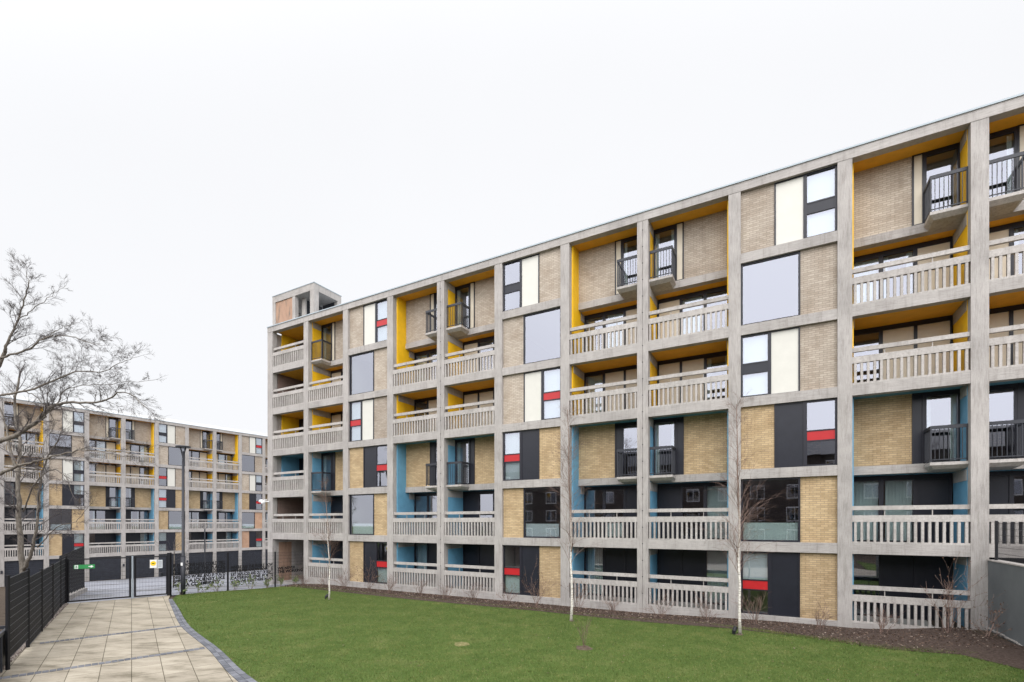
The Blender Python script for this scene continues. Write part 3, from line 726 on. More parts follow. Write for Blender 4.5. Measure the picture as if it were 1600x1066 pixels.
# ================================================================= FENCES, GATE, LAMP
M['wire'] = paint('worn_grey_wire', (.07, .072, .08), .45, .2)  # cross wires, a paler grey than the upright mesh
def mesh_panel(a, b_, z0a, z0b, h, pitch=.05, wire=.006, hz=.2, double=True):
    a = Vector((*a, 0)); b_ = Vector((*b_, 0)); Ln = (b_ - a).length; n_ = max(2, int(Ln / pitch)); mb = MB()
    for i in range(n_ + 1):
        t = i / n_; p = a.lerp(b_, t); z = z0a + (z0b - z0a) * t
        mb.bar((p.x, p.y, z), (p.x, p.y, z + h), wire, wire, up=((b_ - a).normalized()))
    d = (b_ - a).normalized(); nn = Vector((-d.y, d.x, 0)) * (wire * .9)
    k = int(h / hz)
    for j in range(k + 1):
        for sg in ((1, -1) if double else (1,)):
            mb.bar((a.x + nn.x * sg, a.y + nn.y * sg, z0a + j * hz + .01), (b_.x + nn.x * sg, b_.y + nn.y * sg, z0b + j * hz + .01), wire * .9, wire * 1.2)
    return mb
def post(parent, p, h, w=.06, name='post', m='fence', extra=0):
    z = H(*p) + extra
    mb = MB().box(-w / 2, w / 2, -w / 2, w / 2, -.1, h); mb.box(-w / 2 - .004, w / 2 + .004, -w / 2 - .004, w / 2 + .004, h, h + .012)
    o = mb.build(name, M[m], parent); o.location = (p[0] - parent.location.x, p[1] - parent.location.y, z - parent.location.z); return o
fr_ = empty('mesh_fence', (*G_R, 0), 0, 'black mesh fence with cut-out lettering between the gate and the near block', 'fence')
def on_line(px, A, B):
    A = Vector(A); B = Vector(B); t = (px - 800) / 756; d = B - A; k = (t * A.y - A.x) / (d.x - t * d.y); return tuple(A + d * k)
fa = [G_R, on_line(356, G_R, E_), on_line(430, G_R, E_), on_line(476, G_R, E_)]
for i, p in enumerate(fa[1:]): post(fr_, p, 2.08, .07)
M['ink'] = mat('black_lettering', (.008, .008, .01), .5)
TXT = [["IF EVERYONE HERE COULD TELL", "A STORY OF THE PLACES", "NOR MILLIONS OF LIVE OR DIE IN IT", "DIES INTO WORK AND IF YOU'D", "SPENT A JOURNEY LIKE", "HE IS A COMMUNITY"],
       ["WHERE ARE THE PEOPLE NOW", "WE NEVER KNOW WHAT IS", "JUST DISPLACED AND OUT OF SIGHT", "CATERING FINE POETS", "WHEN I'VE BEEN THERE AGAIN"],
       ["WE NEVER", "THE WORKING", "", ""]]
for i in range(3):
    a, b_ = fa[i], fa[i + 1]; za, zb = H(*a), H(*b_)
    p = mesh_panel(a, b_, za + .04, zb + .04, 2.0).build('mesh_panel', M['fence'], fr_, (-fr_.location.x, -fr_.location.y, 0))
    A3, B3 = Vector((*a, 0)), Vector((*b_, 0)); d = (B3 - A3).normalized(); nn = Vector((d.y, -d.x, 0))
    for j, line in enumerate(TXT[i]):
        if not line: continue
        cu = bpy.data.curves.new('t', 'FONT'); cu.body = line; cu.size = .235; cu.extrude = .004; cu.offset = .010; cu.space_character = 1.02
        to = bpy.data.objects.new('t', cu); col.objects.link(to); bpy.context.view_layer.update()
        me = bpy.data.meshes.new_from_object(to); bpy.data.objects.remove(to); me.materials.clear(); me.materials.append(M['ink']); me.name = 'lettering'
        xs = [v.co.x for v in me.vertices]; wd_ = max(xs) - min(xs); avail = (B3 - A3).length - .3; sx = min(1.0, avail / wd_)
        tz = (1.42, 1.22, 1.02)[i] - j * .2
        mtx = Matrix(((d.x * sx, 0, -nn.x * -1, a[0] + d.x * .15 + nn.x * .02), (d.y * sx, 0, nn.y, a[1] + d.y * .15 + nn.y * .02), (0, 1, 0, (za + zb) / 2 + tz), (0, 0, 0, 1)))
        me.transform(mtx); me.transform(Matrix.Translation(-fr_.location)); link('lettering', me, fr_)
# gate
gA = (-19.9, 21.55); gM = (-18.1, 23.08); 
gt = empty('gate', (*gA, 0), 0, 'black double mesh gate across the path with green and yellow signs', 'gate')
for (a, b_, nm) in ((gA, gM, 'gate_leaf'), (gM, G_R, 'gate_leaf')):
    A3, B3 = Vector((*a, 0)), Vector((*b_, 0)); d = (B3 - A3).normalized(); a3 = A3 + d * .09; b3 = B3 - d * .09; za = .05
    mb = MB()
    mb.bar((a3.x, a3.y, za), (a3.x, a3.y, 1.98), .06, .06); mb.bar((b3.x, b3.y, za), (b3.x, b3.y, 1.98), .06, .06)
    mb.bar((a3.x, a3.y, za + .03), (b3.x, b3.y, za + .03), .05, .06); mb.bar((a3.x, a3.y, 1.95), (b3.x, b3.y, 1.95), .05, .05)
    lf = mb.build(nm, M['fence'], gt, (-gt.location.x, -gt.location.y, 0))
    mesh_panel((a3.x, a3.y), (b3.x, b3.y), za + .05, za + .05, 1.85, .055, .006).build('mesh_infill', M['fence'], lf)
for p, w_ in ((gA, .1), (G_R, .14)): post(gt, p, 2.1, w_, 'gate_post')
post(gt, gM, 2.0, .05, 'drop_bolt_post', 'flash')
bxk = MB().box(-.05, .05, -.09, .09, .95, 1.15).build('lock_box', M['steel'], gt); bxk.location = (gM[0] - gA[0] + .85, gM[1] - gA[1] + .7, 0)
# signs on the gate
def onplane(mb_pts, a, b_, off):  # local (u along, v up) -> world on the gate plane facing the camera
    A3, B3 = Vector((*a, 0)), Vector((*b_, 0)); d = (B3 - A3).normalized(); nn = Vector((d.y, -d.x, 0))
    return [A3 + d * u + nn * off_ + Vector((0, 0, v)) for (u, v, off_) in mb_pts]
def flat(name, m, poly_, a, b_, off, th=.004, parent=None, base=None):
    mb = MB(); k = len(poly_)
    f = onplane([(u, v, off) for u, v in poly_], a, b_, 0) ; bk = onplane([(u, v, off - th) for u, v in poly_], a, b_, 0)
    base = base or Vector((0, 0, 0))
    mb.v = [tuple(p - base) for p in f + bk]; mb.f = [tuple(range(k)), tuple(reversed(range(k, 2 * k)))] + [(i, i + k, (i + 1) % k + k, (i + 1) % k) for i in range(k)]
    return mb.build(name, m, parent)
def rect(u0, u1, v0, v1): return [(u0, v0), (u1, v0), (u1, v1), (u0, v1)]
M['green'] = mat('green_sign', (.035, .26, .08), .5); M['signw'] = mat('sign_white', (.8, .8, .8), .5); M['signy'] = mat('sign_yellow', (.85, .6, .02), .4)
es = empty('exit_sign', (gA[0], gA[1], 1.6), 0, 'green running-man exit sign with white arrow on the left gate leaf', 'sign')
eb = es.location.copy()
flat('plate', M['green'], rect(.28, 1.0, 1.52, 1.70), gA, gM, .045, .004, es, eb)
flat('arrow', M['signw'], [(.78, 1.59), (.86, 1.59), (.86, 1.55), (.96, 1.61), (.86, 1.67), (.86, 1.63), (.78, 1.63)], gA, gM, .05, .004, es, eb)
flat('arrow', M['signw'], [(.31, 1.53), (.43, 1.53), (.43, 1.69), (.31, 1.69)], gA, gM, .05, .004, es, eb)
flat('running_figure', M['green'], [(.34, 1.55), (.37, 1.55), (.38, 1.6), (.41, 1.58), (.41, 1.6), (.38, 1.64), (.38, 1.67), (.36, 1.67), (.36, 1.64), (.33, 1.62), (.33, 1.6), (.36, 1.61)], gA, gM, .054, .004, es, eb)
ws = empty('warning_sign', (gM[0], gM[1], 1.6), 0, 'white notice with round yellow symbol high on the right gate leaf', 'sign')
wb_ = ws.location.copy()
flat('plate', M['signw'], rect(.66, .93, 1.40, 1.80), gM, G_R, .045, .004, ws, wb_)
flat('symbol', M['signy'], [(.79 + .115 * math.cos(t * math.pi / 8), 1.62 + .115 * math.sin(t * math.pi / 8)) for t in range(16)], gM, G_R, .05, .004, ws, wb_)
flat('notice_mark', M['ink'], rect(.74, .84, 1.60, 1.64), gM, G_R, .054, .003, ws, wb_)
ns = empty('notice', (gM[0], gM[1], 1.6), 0, 'pale blank notice beside the round yellow sign on the gate', 'sign')
flat('plate', mat('pale_notice', (.55, .58, .62), .5), rect(.96, 1.16, 1.38, 1.78), gM, G_R, .045, .004, ns, wb_)
for t in range(5): flat('text_line', M['steel'], rect(.99, 1.13, 1.70 - t * .06, 1.715 - t * .06), gM, G_R, .049, .002, ns, wb_)

# left fence, stepping in panels
lf = empty('mesh_fence', (*gA, 0), 0, 'tall black close-mesh fence along the left edge of the path', 'fence')
lp = [gA, (-18.96, 20.3), (-17.2, 18.1), (-15.55, 15.98), (-13.98, 13.97), (-12.35, 11.85)]
for i, p in enumerate(lp[1:]): post(lf, p, 2.3 if i == 4 else (2.27 if i == 3 else 2.06), .06)
for i in range(5):
    a, b_ = lp[i], lp[i + 1]; up_ = .22 if i == 4 else 0.0
    mp_o = mesh_panel(a, b_, up_ + .02, up_ + .02, 2.0, .022, .009, 9.).build('mesh_panel', M['fence'], lf, (-gA[0], -gA[1], 0))
    mw = MB(); A3, B3 = Vector((*a, up_)), Vector((*b_, up_)); d3 = (B3 - A3).normalized(); n3 = Vector((-d3.y, d3.x, 0)) * .012
    for j in range(11): mw.bar(A3 + n3 + Vector((0, 0, .03 + j * .198)), B3 + n3 + Vector((0, 0, .03 + j * .198)), .008, .012)
    mw.build('cross_wires', M['wire'], mp_o)
# far side of gate: retaining kerb with fence running down beside the courtyard
cf = empty('mesh_fence', (-20.4, 21.9, 0), 0, 'dark fence on a low stone kerb running down beyond the gate', 'fence')
ca, cb = Vector((-20.35, 21.75, 0)), Vector((-27.4, 31.0, 0)); mb = MB()
n_ = 8
for i in range(n_):
    a = ca.lerp(cb, i / n_); b_ = ca.lerp(cb, (i + 1) / n_)
    za, zb = H(a.x, a.y), H(b_.x, b_.y)
    d = (cb - ca).normalized(); nn = Vector((-d.y, d.x, 0)) * .15
    mb.hexa([a - nn + Vector((0, 0, za - .3)), b_ - nn + Vector((0, 0, zb - .3)), b_ + nn + Vector((0, 0, zb - .3)), a + nn + Vector((0, 0, za - .3)), a - nn + Vector((0, 0, za + .22)), b_ - nn + Vector((0, 0, zb + .22)), b_ + nn + Vector((0, 0, zb + .22)), a + nn + Vector((0, 0, za + .22))])
    zz_ = (za + zb) / 2 + .25
    mesh_panel(tuple(a[:2]), tuple(b_[:2]), zz_, zz_, 2.1 - zz_, .03, .009).build('mesh_panel', M['fence'], cf, (20.4, -21.9, 0))
mb.build('stone_kerb', M['conc_w'], cf, (20.4, -21.9, 0))

# dark metal planter at the lower left
fdv = Vector((-.61, .79, 0)).normalized(); fnv = Vector((fdv.y, -fdv.x, 0))
pl = empty('planter', (-12.85, 12.35, 0), 0, 'dark metal planter box at the left edge of the path', 'planter')
mb = MB()
def pb(u0, u1, v0, v1, z0, z1, mb):
    c = [fdv * u0 + fnv * v0, fdv * u1 + fnv * v0, fdv * u1 + fnv * v1, fdv * u0 + fnv * v1]
    mb.hexa([(p.x, p.y, z0) for p in c][::-1] + [(p.x, p.y, z1) for p in c][::-1])
pb(-2.6, 0, -.55, .0, .08, .86, mb); mb.build('box', M['fence'], pl)
mb = MB(); pb(-2.66, .04, -.6, -.54, .9, .98, mb); pb(-2.66, .04, -.01, .05, .9, .98, mb); pb(-.02, .04, -.54, -.01, .9, .98, mb); pb(-2.66, -2.6, -.54, -.01, .9, .98, mb); mb.build('rim', M['steel'], pl)
mb = MB()
for u in (-.1, -.9, -1.7, -2.5): pb(u - .04, u + .04, .002, .03, 0, .9, mb)
mb.build('rib', M['steel'], pl)
mb = MB(); pb(-2.58, -.02, -.53, -.03, .86, .88, mb); mb.build('soil_fill', M['soil'], pl)

# lamp post
lm = empty('street_lamp', (-16.55, 24.35, 0), 0, 'tall dark lamp post with flat disc head beside the gate', 'street lamp')
MB().tube([(0, 0, -.1), (0, 0, 1.9)], .105, 12).build('base', M['steel'], lm, smooth=True)
MB().tube([(0, 0, 1.9), (0, 0, 1.95), (0, 0, 6.7)], [.1, .07, .06], 12).build('pole', M['steel'], lm, smooth=True)
mb = MB()
for sgn in (-1, 1): mb.bar((0, 0, 6.85), (sgn * .13, 0, 7.38), .035, .05)
mb.tube([(0, 0, 6.6), (0, 0, 7.2)], .05, 8); mb.build('bracket', M['steel'], lm)
MB().tube([(0, 0, 7.38), (0, 0, 7.40), (0, 0, 7.45), (0, 0, 7.47)], [.26, .33, .33, .15], 20).build('lamp_head', M['steel'], lm)
MB().box(-.05, .05, -.112, -.1, 1.45, 1.6).build('access_tag', M['signw'], lm)
# small courtyard lamp with a ring of arms
q = (-22.6, 35.6); hz_ = H(*q)
l2 = empty('street_lamp', (q[0], q[1], hz_), 0, 'slim post-top lamp with basket head in the courtyard beyond the lettered fence', 'street lamp')
tz = 3.45 - hz_ 
MB().tube([(0, 0, 0), (0, 0, tz - .35)], .045, 8).build('pole', M['steel'], l2)
mb = MB()
for t_ in range(6):
    a = t_ * math.pi / 3; mb.tube([(0, 0, tz - .35), (math.cos(a) * .17, math.sin(a) * .17, tz - .2), (math.cos(a) * .2, math.sin(a) * .2, tz), (math.cos(a) * .12, math.sin(a) * .12, tz + .12)], .012, 4)
mb.build('basket', M['steel'], l2)

# ================================================================= RIGHT: RETAINING WALL AND TERRACE
rend = mat('grey_render', (.1, .105, .11), .8, .2); v = coord(rend, rnd=False)
setc(rend, ramp(rend, noise(rend, v, .8, 5, .6), [(.3, (.112, .122, .128)), (.7, (.15, .162, .168))])); M['render'] = rend
wt = 2.44
ra = W(34.72, -.012, 0); 
rw = empty('retaining_wall', ra, rz, 'smooth grey rendered retaining wall at the right end of the lawn', 'wall')
MB().box(0, .25, -16, 0, -.5, wt).build('wall', M['render'], rw)
MB().box(-.02, .27, -16, .0, wt, wt + .035).build('coping', M['conc_w'], rw)
mb = MB()
for i in range(40): mb.bar((-.012, -i * .4 - .1, .38 - .0 * i + random.uniform(-.02, .02) - max(0, (i - 4)) * .02), (-.012, -i * .4 - .5, .38 + random.uniform(-.02, .02) - max(0, (i - 3)) * .02), .03, .04)
mb.build('base_trim', M['conc_w'], rw)
tp = W(35.0, 0, 0)
te = MB().box(.25, 30, -16, -.02, -.5, wt - .05)
o = te.build('terrace', M['gravel'], None); o.location = ra; o.rotation_euler = (0, 0, rz); tag(o, kind='structure')
tf = empty('mesh_fence', ra + Vector((0, 0, wt)), rz, 'short black mesh fence standing on top of the grey retaining wall', 'fence')
for i in range(5): MB().box(.08, .14, -.3 - i * 2.5, -.24 - i * 2.5, -.04, 1.22).build('post', M['fence'], tf)
for i in range(4): mesh_panel((.11, -.3 - i * 2.5), (.11, -2.74 - i * 2.5), .06, .06, 1.1, .05, .006, .18).build('mesh_panel', M['fence'], tf)

# ================================================================= TREES AND SHRUBS
def bark(name, c1, c2, sc_=12):
    m = mat(name, c1, .9, .1); v = coord(m, (1, 1, .35), rnd=False); f = noise(m, v, sc_, 5, .7); setc(m, ramp(m, f, [(.35, c1), (.65, c2)])); bump(m, f, .6, .02); return m
M['bark'] = bark('grey_brown_bark', (.10, .085, .07), (.24, .215, .185)); M['twig'] = bark('twig', (.085, .075, .075), (.16, .14, .135), 30)
bi = mat('birch_bark', (.7, .68, .62), .7, .2); v = coord(bi, (1, 1, 5), rnd=False)
bc1 = (ramp(bi, noise(bi, v, 7, 4, .7), [(.36, (.05, .045, .04)), (.43, (.55, .50, .44)), (.6, (.76, .73, .68))])); sz_ = nodes(bi)[0].new('ShaderNodeSeparateXYZ'); tco = nodes(bi)[0].new('ShaderNodeTexCoord'); nodes(bi)[1].new(tco.outputs['Object'], sz_.inputs[0])
az_ = nodes(bi)[0].new('ShaderNodeMath'); az_.operation = 'MULTIPLY_ADD'; az_.inputs[1].default_value = 1.6; nodes(bi)[1].new(noise(bi, v, 3, 3), az_.inputs[0]); nodes(bi)[1].new(sz_.outputs[2], az_.inputs[2])
fz_ = nodes(bi)[0].new('ShaderNodeMapRange'); fz_.inputs[1].default_value = 3.2; fz_.inputs[2].default_value = 5.2; nodes(bi)[1].new(az_.outputs[0], fz_.inputs[0])
setc(bi, mix(bi, bc1, (.22, .15, .12), fz_.outputs[0])); M['birch'] = bi
M['btwig'] = bark('birch_twig', (.13, .08, .065), (.26, .19, .16), 30)
rt = random.Random(11)
def grow(mb, p, d, ln, r, depth, droop=0.0, spread=.7, seg=5, kids=3, rmin=.004):
    """a wandering limb with side shoots"""
    pts = [p.copy()]; rad = [r]; dd = d.normalized(); step = ln / seg
    for i in range(seg):
        dd = (dd + Vector((rt.gauss(0, .10), rt.gauss(0, .10), rt.gauss(0, .08) - droop))).normalized()
        pts.append(pts[-1] + dd * step); rad.append(max(rmin * .6, r * (1 - .75 * (i + 1) / seg)))
    mb.tube(pts, rad, 5 if r > .03 else 3, cap=False)
    if depth <= 0: return
    n_ = kids + (1 if rt.random() < .7 else 0)
    for j in range(n_):
        t = rt.uniform(.2, .98) * seg; i = min(seg - 1, int(t)); q = pts[i].lerp(pts[i + 1], t - i); base = (pts[i + 1] - pts[i]).normalized()
        side = base.orthogonal().normalized(); side.rotate(Quaternion(base, rt.random() * 6.283))
        nd = (base * rt.uniform(.7, 1.1) + side * spread * rt.uniform(.6, 1.3)).normalized()
        grow(mb, q, nd, ln * rt.uniform(.42, .7), max(rmin, rad[i] * rt.uniform(.5, .7)), depth - 1, droop, spread, max(3, seg - 1), kids, rmin)
def px3(px, py, Y): return Vector(((px - 800) / 756 * Y, Y, CAMZ + (817 - py) / 756 * Y))
TWK = 1.45
def limb(mb, pts, r0, r1, tw, kids=7, ln=2.6, depth=3, droop=.02, spread=.75, start=.15, rmin=.0042):
    k = len(pts); P = []
    ext = [pts[0] * 2 - pts[1]] + pts + [pts[-1] * 2 - pts[-2]]
    for i in range(1, len(ext) - 2):
        for q in range(5):
            t = q / 5; a, b_, c, d = ext[i - 1], ext[i], ext[i + 1], ext[i + 2]
            P.append(.5 * ((2 * b_) + (c - a) * t + (2 * a - 5 * b_ + 4 * c - d) * t * t + (3 * b_ - a - 3 * c + d) * t ** 3) + Vector((rt.gauss(0, .02), rt.gauss(0, .02), rt.gauss(0, .02))))
    P.append(pts[-1]); n_ = len(P)
    rad = [(r0 + (r1 - r0) * (i / (n_ - 1)) ** .65) * .9 for i in range(n_)]
    mb.tube(P, rad, 8 if r0 > .06 else 5); kids = int(kids * TWK)
    for j in range(kids):
        t = (start + (1 - start) * (j + rt.random()) / kids) * (n_ - 1); i = min(n_ - 2, int(t)); q = P[i].lerp(P[i + 1], t - i); base = (P[i + 1] - P[i]).normalized()
        side = base.orthogonal().normalized(); side.rotate(Quaternion(base, rt.random() * 6.283))
        nd = (base * .8 + side * spread + Vector((0, 0, .25))).normalized()
        grow(tw, q, nd, ln * rt.uniform(.32, .75) * (1 - .45 * t / n_), max(rmin, min(.035, rad[i] * .45)), depth, droop, .6, 5, 4, rmin * .85)
    grow(tw, P[-1], P[-1] - P[-2], ln * .3, r1, depth - 1, droop, .6, 5, 3, rmin)

# tree A: upright trunk behind the fence at the left
YA = 27.0
tA = empty('bare_tree', (px3(34, 817, YA).x, YA, H(px3(34, 817, YA).x, YA)), 0, 'leafless twin-stemmed tree whose trunk rises behind the black fence', 'tree')
mb, tw = MB(), MB()
base = px3(36, 960, YA)
limb(mb, [base, px3(34, 880, YA), px3(30, 810, YA), px3(28, 745, YA), px3(31, 690, YA + .3), px3(22, 640, YA + .5), px3(30, 590, YA + .3)], .20, .05, tw, 13, 3.2, 3, .0, .8, .25)
limb(mb, [px3(38, 890, YA), px3(50, 858, YA - .3), px3(58, 820, YA - .5), px3(60, 770, YA - .6), px3(72, 720, YA - 1), px3(90, 690, YA - 1.4)], .12, .03, tw, 11, 2.8, 3, .0, .8, .2)
limb(mb, [px3(36, 800, YA - .2), px3(52, 760, YA - 1), px3(78, 735, YA - 1.5), px3(100, 742, YA - 2), px3(112, 770, YA - 2.2)], .05, .015, tw, 7, 1.9, 3, .04, .8, .2)
limb(mb, [px3(58, 855, YA - .3), px3(75, 838, YA - .8), px3(92, 822, YA - 1.4), px3(118, 815, YA - 1.8), px3(140, 790, YA - 2.0)], .045, .012, tw, 7, 1.8, 3, .02, .8, .2)
limb(mb, [px3(30, 745, YA), px3(15, 700, YA + .6), px3(5, 650, YA + .8), px3(-20, 600, YA + 1)], .09, .03, tw, 8, 2.8, 3, .0, .8, .2)
inv = -tA.location
mb.build('trunk', M['bark'], tA, inv, smooth=True); tw.build('twigs', M['twig'], tA, inv)
# tree B: a bigger tree standing just outside the frame, limbs reaching in
YB = 21.0
cx_ = px3(-90, 817, YB)
tB = empty('bare_tree', (cx_.x, YB, H(cx_.x, YB)), 0, 'big leafless tree with long limbs reaching in from the left edge', 'tree')
mb, tw = MB(), MB()
limb(mb, [px3(-95, 960, YB), px3(-92, 850, YB), px3(-96, 740, YB), px3(-80, 640, YB), px3(-60, 540, YB), px3(-50, 440, YB)], .32, .06, tw, 10, 3.6, 3, 0, .8, .45)
limb(mb, [px3(-93, 770, YB), px3(-50, 715, YB), px3(0, 691, YB), px3(28, 678, YB), px3(60, 657, YB), px3(78, 637, YB), px3(106, 630, YB - .2), px3(150, 629, YB - .5), px3(170, 622, YB - .8), px3(196, 613, YB - 1), px3(232, 640, YB - 1.2)], .17, .012, tw, 22, 2.0, 3, .015, .75, .3)
limb(mb, [px3(66, 655, YB), px3(76, 645, YB), px3(92, 628, YB + .2), px3(98, 612, YB + .3), px3(120, 604, YB + .3), px3(176, 600, YB), px3(240, 594, YB - .3)], .05, .008, tw, 12, 1.6, 3, .0, .7, .2)
limb(mb, [px3(-93, 800, YB), px3(-50, 760, YB + .4), px3(0, 741, YB + .3), px3(28, 728, YB), px3(55, 722, YB - .3), px3(88, 712, YB - .6), px3(130, 704, YB - .9), px3(165, 708, YB - 1.3), px3(200, 716, YB - 1.6)], .12, .010, tw, 16, 1.8, 3, .02, .75, .3)
limb(mb, [px3(-85, 690, YB), px3(-40, 640, YB + .5), px3(5, 558, YB + .3), px3(8, 545, YB), px3(18, 520, YB), px3(34, 484, YB), px3(44, 448, YB - .2), px3(42, 428, YB - .3)], .13, .01, tw, 13, 1.7, 3, 0, .7, .45)
limb(mb, [px3(28, 500, YB), px3(50, 485, YB - .2), px3(80, 462, YB - .3), px3(103, 446, YB - .4)], .03, .006, tw, 7, 1.1, 2, 0, .6, .2)
limb(mb, [px3(-30, 580, YB), px3(0, 560, YB), px3(42, 548, YB), px3(62, 532, YB - .2), px3(85, 524, YB - .3), px3(112, 526, YB - .5), px3(140, 536, YB - .7), px3(158, 540, YB - .9)], .07, .007, tw, 14, 1.6, 3, .01, .7, .2)
limb(mb, [px3(80, 524, YB - .3), px3(92, 514, YB - .3), px3(112, 507, YB - .3), px3(130, 500, YB - .3)], .02, .005, tw, 4, .9, 2, 0, .6, .2)
limb(mb, [px3(-70, 650, YB), px3(-20, 622, YB - .3), px3(30, 614, YB - .4), px3(85, 595, YB - .4), px3(120, 580, YB - .5), px3(158, 581, YB - .5), px3(186, 568, YB - .6), px3(214, 558, YB - .7)], .08, .007, tw, 16, 1.7, 3, .01, .7, .25)
limb(mb, [px3(35, 612, YB), px3(60, 622, YB + .3), px3(84, 660, YB + .5), px3(70, 690, YB + .6)], .03, .008, tw, 6, 1.3, 3, .03, .7, .2)
inv = -tB.location
mb.build('trunk', M['bark'], tB, inv, smooth=True); tw.build('twigs', M['twig'], tB, inv)
print('tree faces', len(tw.f))

# young birches
def birch(px, py, top_py, Y, seed, label, lean=0):
    rt.seed(seed); b0 = px3(px, py, Y); t0 = px3(px + lean, top_py, Y); g = H(b0.x, b0.y); hgt = t0.z - g
    root = empty('birch_tree', (b0.x, b0.y, g), 0, label, 'tree'); st = MB(); st2 = MB(); tw = MB()
    n_ = 14; pts = [Vector((lean / 756 * Y * (i / n_) ** 2 + rt.gauss(0, .018), rt.gauss(0, .018), hgt * i / n_ * 1.0 - (.05 if i == 0 else 0))) for i in range(n_ + 1)]
    r0 = .030 * (hgt / 7) + .010; rad = [r0 * (1 - .88 * (i / n_)) + .004 for i in range(n_ + 1)]; rad[0] *= 1.3
    cut = 7
    st.tube(pts, rad, 8)
    for j in range(int(22 + hgt * 5.5)):
        t = rt.uniform(.24, .98); f = t * n_; i = min(n_ - 1, int(f)); q = pts[i].lerp(pts[i + 1], f - i); a = rt.random() * 6.283
        nd = Vector((math.cos(a) * .5, math.sin(a) * .5, rt.uniform(.8, 1.2))); ln = (1.0 * (1 - t) + .35) * hgt / 6.5
        grow(tw, q, nd, ln * rt.uniform(.7, 1.2), max(.0034, rad[i] * .3), 2, .03, .5, 6, 3, .0026)
    st.build('trunk', M['birch'], root, smooth=True); tw.build('twigs', M['btwig'], root)
    return root
birch(515, 933, 752, 23.4, 5, 'smallest white-stemmed young birch on the lawn, in front of the left end balconies', -8)
birch(893, 965, 640, 18.39, 9, 'middle young birch with white trunk and bare twigs on the lawn', -6)
birch(1156, 990, 632, 15.73, 14, 'nearest and tallest young birch with white trunk and bare twigs on the lawn', -6)
# uplights at the feet of the birches
for (p, lb) in (((7.22, 15.75), 'small black ground spotlight at the foot of the nearest birch'), ((-9.02, 23.4), 'small black ground spotlight at the foot of the smallest birch')):
    u_ = empty('spotlight', (p[0], p[1], H(*p)), R(40), lb, 'spotlight')
    MB().tube([(0, 0, .08), (.13, 0, .2)], [.06, .07], 10).build('lamp_body', M['fence'], u_); MB().box(-.015, .015, -.05, .05, -.05, .1).build('bracket', M['fence'], u_)
# sapling in the lawn
rt.seed(21); tw = MB()
sp = empty('sapling', (2.07, 13.96, 0), 0, 'tiny bare sapling in a patch of bare soil on the lawn', 'sapling')
for j in range(6): grow(tw, Vector((rt.gauss(0, .02), rt.gauss(0, .02), -.02)), Vector((rt.gauss(0, .12), rt.gauss(0, .12), 1)), rt.uniform(.5, .95), .008, 1, 0, .3, 6, 3, .0045)
tw.build('stems', M['btwig'], sp)

# shrubs in the mulch bed
lfm = mat('dead_beech_leaf', (.2, .1, .06), .8, .15); n, l, b = nodes(lfm); gi = n.new('ShaderNodeNewGeometry')
setc(lfm, ramp(lfm, gi.outputs['Random Per Island'], [(0, (.09, .045, .03)), (.6, (.20, .11, .07)), (1, (.30, .2, .14))])); M['dleaf'] = lfm
gl = mat('evergreen_leaf', (.05, .1, .03), .5, .4); n, l, b = nodes(gl); gi = n.new('ShaderNodeNewGeometry')
setc(gl, ramp(gl, gi.outputs['Random Per Island'], [(0, (.05, .09, .025)), (.6, (.13, .19, .06)), (.93, (.26, .28, .12)), (1, (.6, .6, .5))])); M['gleaf'] = gl
def shrub(p, h, seed, leaves, label, mleaf='dleaf', name='shrub', stems=6, grp='shrubs along the mulch bed', lean=.28):
    rt.seed(seed); r_ = empty(name, (p[0], p[1], H(*p)), 0, label, 'shrub', grp); tw = MB(); lv = MB()
    for j in range(stems):
        grow(tw, Vector((rt.gauss(0, .05), rt.gauss(0, .05), -.02)), Vector((rt.gauss(0, lean), rt.gauss(0, lean), 1)), h * rt.uniform(.6, 1.05), .010, 2, 0, .55, 5, 2, .0045)
    vv = [Vector(v) for v in tw.v if v[2] > h * .25]
    for j in range(leaves):
        if not vv: break
        c = rt.choice(vv) + Vector((rt.gauss(0, .02), rt.gauss(0, .02), rt.gauss(0, .02))); s_ = rt.uniform(.016, .032) * (1.7 if mleaf == 'gleaf' else 1)
        q = Quaternion((rt.random() - .5, rt.random() - .5, rt.random() - .5, rt.random() - .5)).normalized(); k = len(lv.v)
        for o_ in ((-s_, 0, 0), (0, -s_ * .5, 0), (s_, 0, .3 * s_), (0, s_ * .5, 0)): lv.v.append(tuple(c + q @ Vector(o_)))
        lv.f.append((k, k + 1, k + 2, k + 3))
    tw.build('stems', M['btwig'], r_)
    if lv.v: lv.build('leaves', M[mleaf], r_)
bays = {1: 'balconies beside the open passage', 2: 'the leftmost window bay', 3: 'left balconies of the first pair', 4: 'right balconies of the first pair', 5: 'the middle window bay', 6: 'left balconies of the middle pair', 7: 'right balconies of the middle pair', 8: 'the rightmost window bay', 9: 'balconies left of the grey wall'}
HI = {(2, 0): (.95, 60), (2, 1): (1.5, 220), (5, 0): (.8, 30), (5, 1): (1.5, 200), (8, 0): (1.0, 20), (9, 1): (1.5, 190), (6, 0): (1.4, 120)}
for bi_ in range(1, 10):
    for hf in range(2):
        s = BP * bi_ + .9 + 1.7 * hf + rt.uniform(-.2, .2); d = -rt.uniform(.6, 1.0); p = W(s, d); h, lv = HI.get((bi_, hf), (rt.uniform(.65, 1.0), rt.choice([0, 6, 14])))
        kind_ = 'tall withered shrub' if lv > 100 else 'small bare shrub'
        shrub((p.x, p.y), h, 100 + bi_ * 2 + hf, lv, '%s, %s of the two under %s' % (kind_, ('left', 'right')[hf], bays[bi_]), stems=9 if lv > 100 else 11)
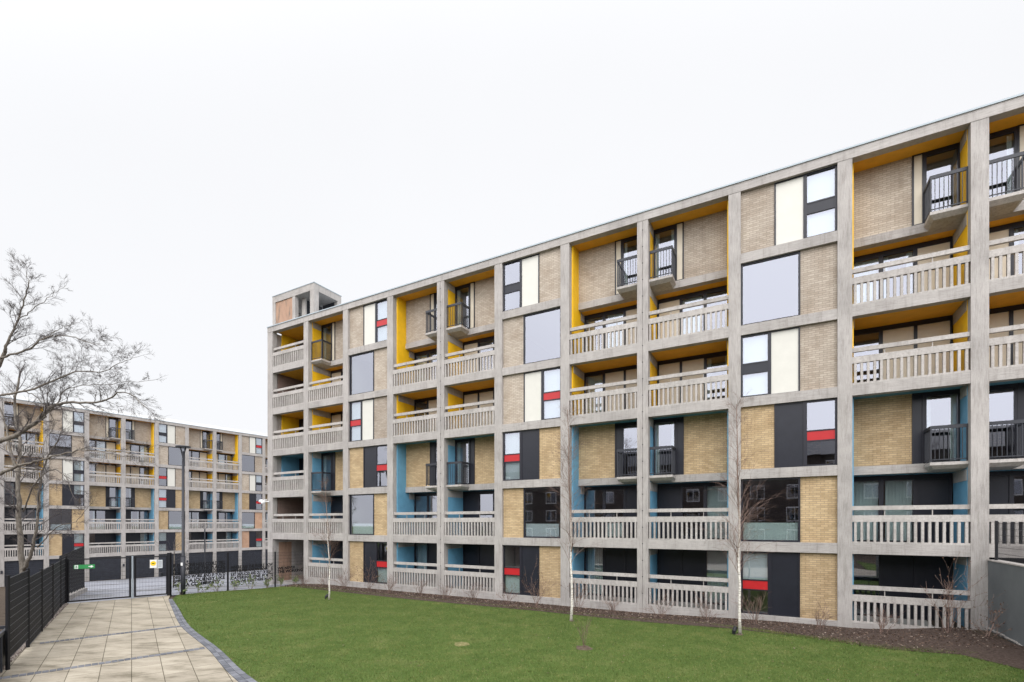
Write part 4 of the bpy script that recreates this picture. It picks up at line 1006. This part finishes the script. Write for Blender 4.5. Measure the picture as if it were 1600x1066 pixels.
p = W(34.3, -1.5); shrub((p.x, p.y), 1.15, 300, 160, 'spreading shrub with withered leaves in the corner against the grey wall', lean=.6)
# evergreens by the lettered fence
A3, B3 = Vector((*G_R, 0)), Vector((*E_, 0)); nn = Vector(((B3 - A3).normalized().y, -(B3 - A3).normalized().x, 0))
wh = ['leftmost, between gate post and lamp post', 'just right of the lamp post', 'second right of the lamp post', 'just left of the second fence post', 'just right of the second fence post', 'fourth from the near block', 'third from the near block', 'under the third fence post']
for i in range(8):
    q = A3.lerp(B3, (i + .45) / 8.3) + nn * .22
    shrub((q.x, q.y), rg.uniform(.5, .85), 400 + i, 170, 'green bush under the lettered fence, ' + wh[i], 'gleaf', 'bush', 5, 'bushes along the lettered fence')
# bare tree in the courtyard
rt.seed(55); tw = MB(); q = (-24.2, 34.6); ct = empty('bare_tree', (q[0], q[1], H(*q)), 0, 'small bare sapling tree in the courtyard behind the lamp post', 'tree')
tw2 = MB().tube([(0, 0, 0), (.05, 0, 1.6), (0, .05, 3.0)], [.05, .04, .02], 6); tw2.build('trunk', M['bark'], ct)
for j in range(10): grow(tw, Vector((0, 0, 1.4 + j * .17)), Vector((rt.gauss(0, .6), rt.gauss(0, .6), 1)), 1.2, .012, 2, 0, .6, 5, 3, .005)
tw.build('twigs', M['twig'], ct)
# trees across the lawn, mirrored in the glass
for i, (s, d, h) in enumerate(((40, -33, 11), (27, -36, 10), (12, -38, 9))):
    rt.seed(70 + i); q = W(s, d); z = H(q.x, q.y); ct = empty('bare_tree', (q.x, q.y, z), 0, ['bare tree mirrored in the right-hand lower windows', 'bare tree mirrored in the middle lower windows', 'bare tree mirrored in the left-hand lower windows'][i], 'tree'); mb = MB(); tw = MB()
    limb(mb, [Vector((0, 0, -.1)), Vector((.1, 0, h * .3)), Vector((-.1, .1, h * .6)), Vector((0, 0, h * .85))], .22, .05, tw, 16, h * .45, 2, 0, .9, .25, .015)
    mb.build('trunk', M['bark'], ct); tw.build('twigs', M['twig'], ct)
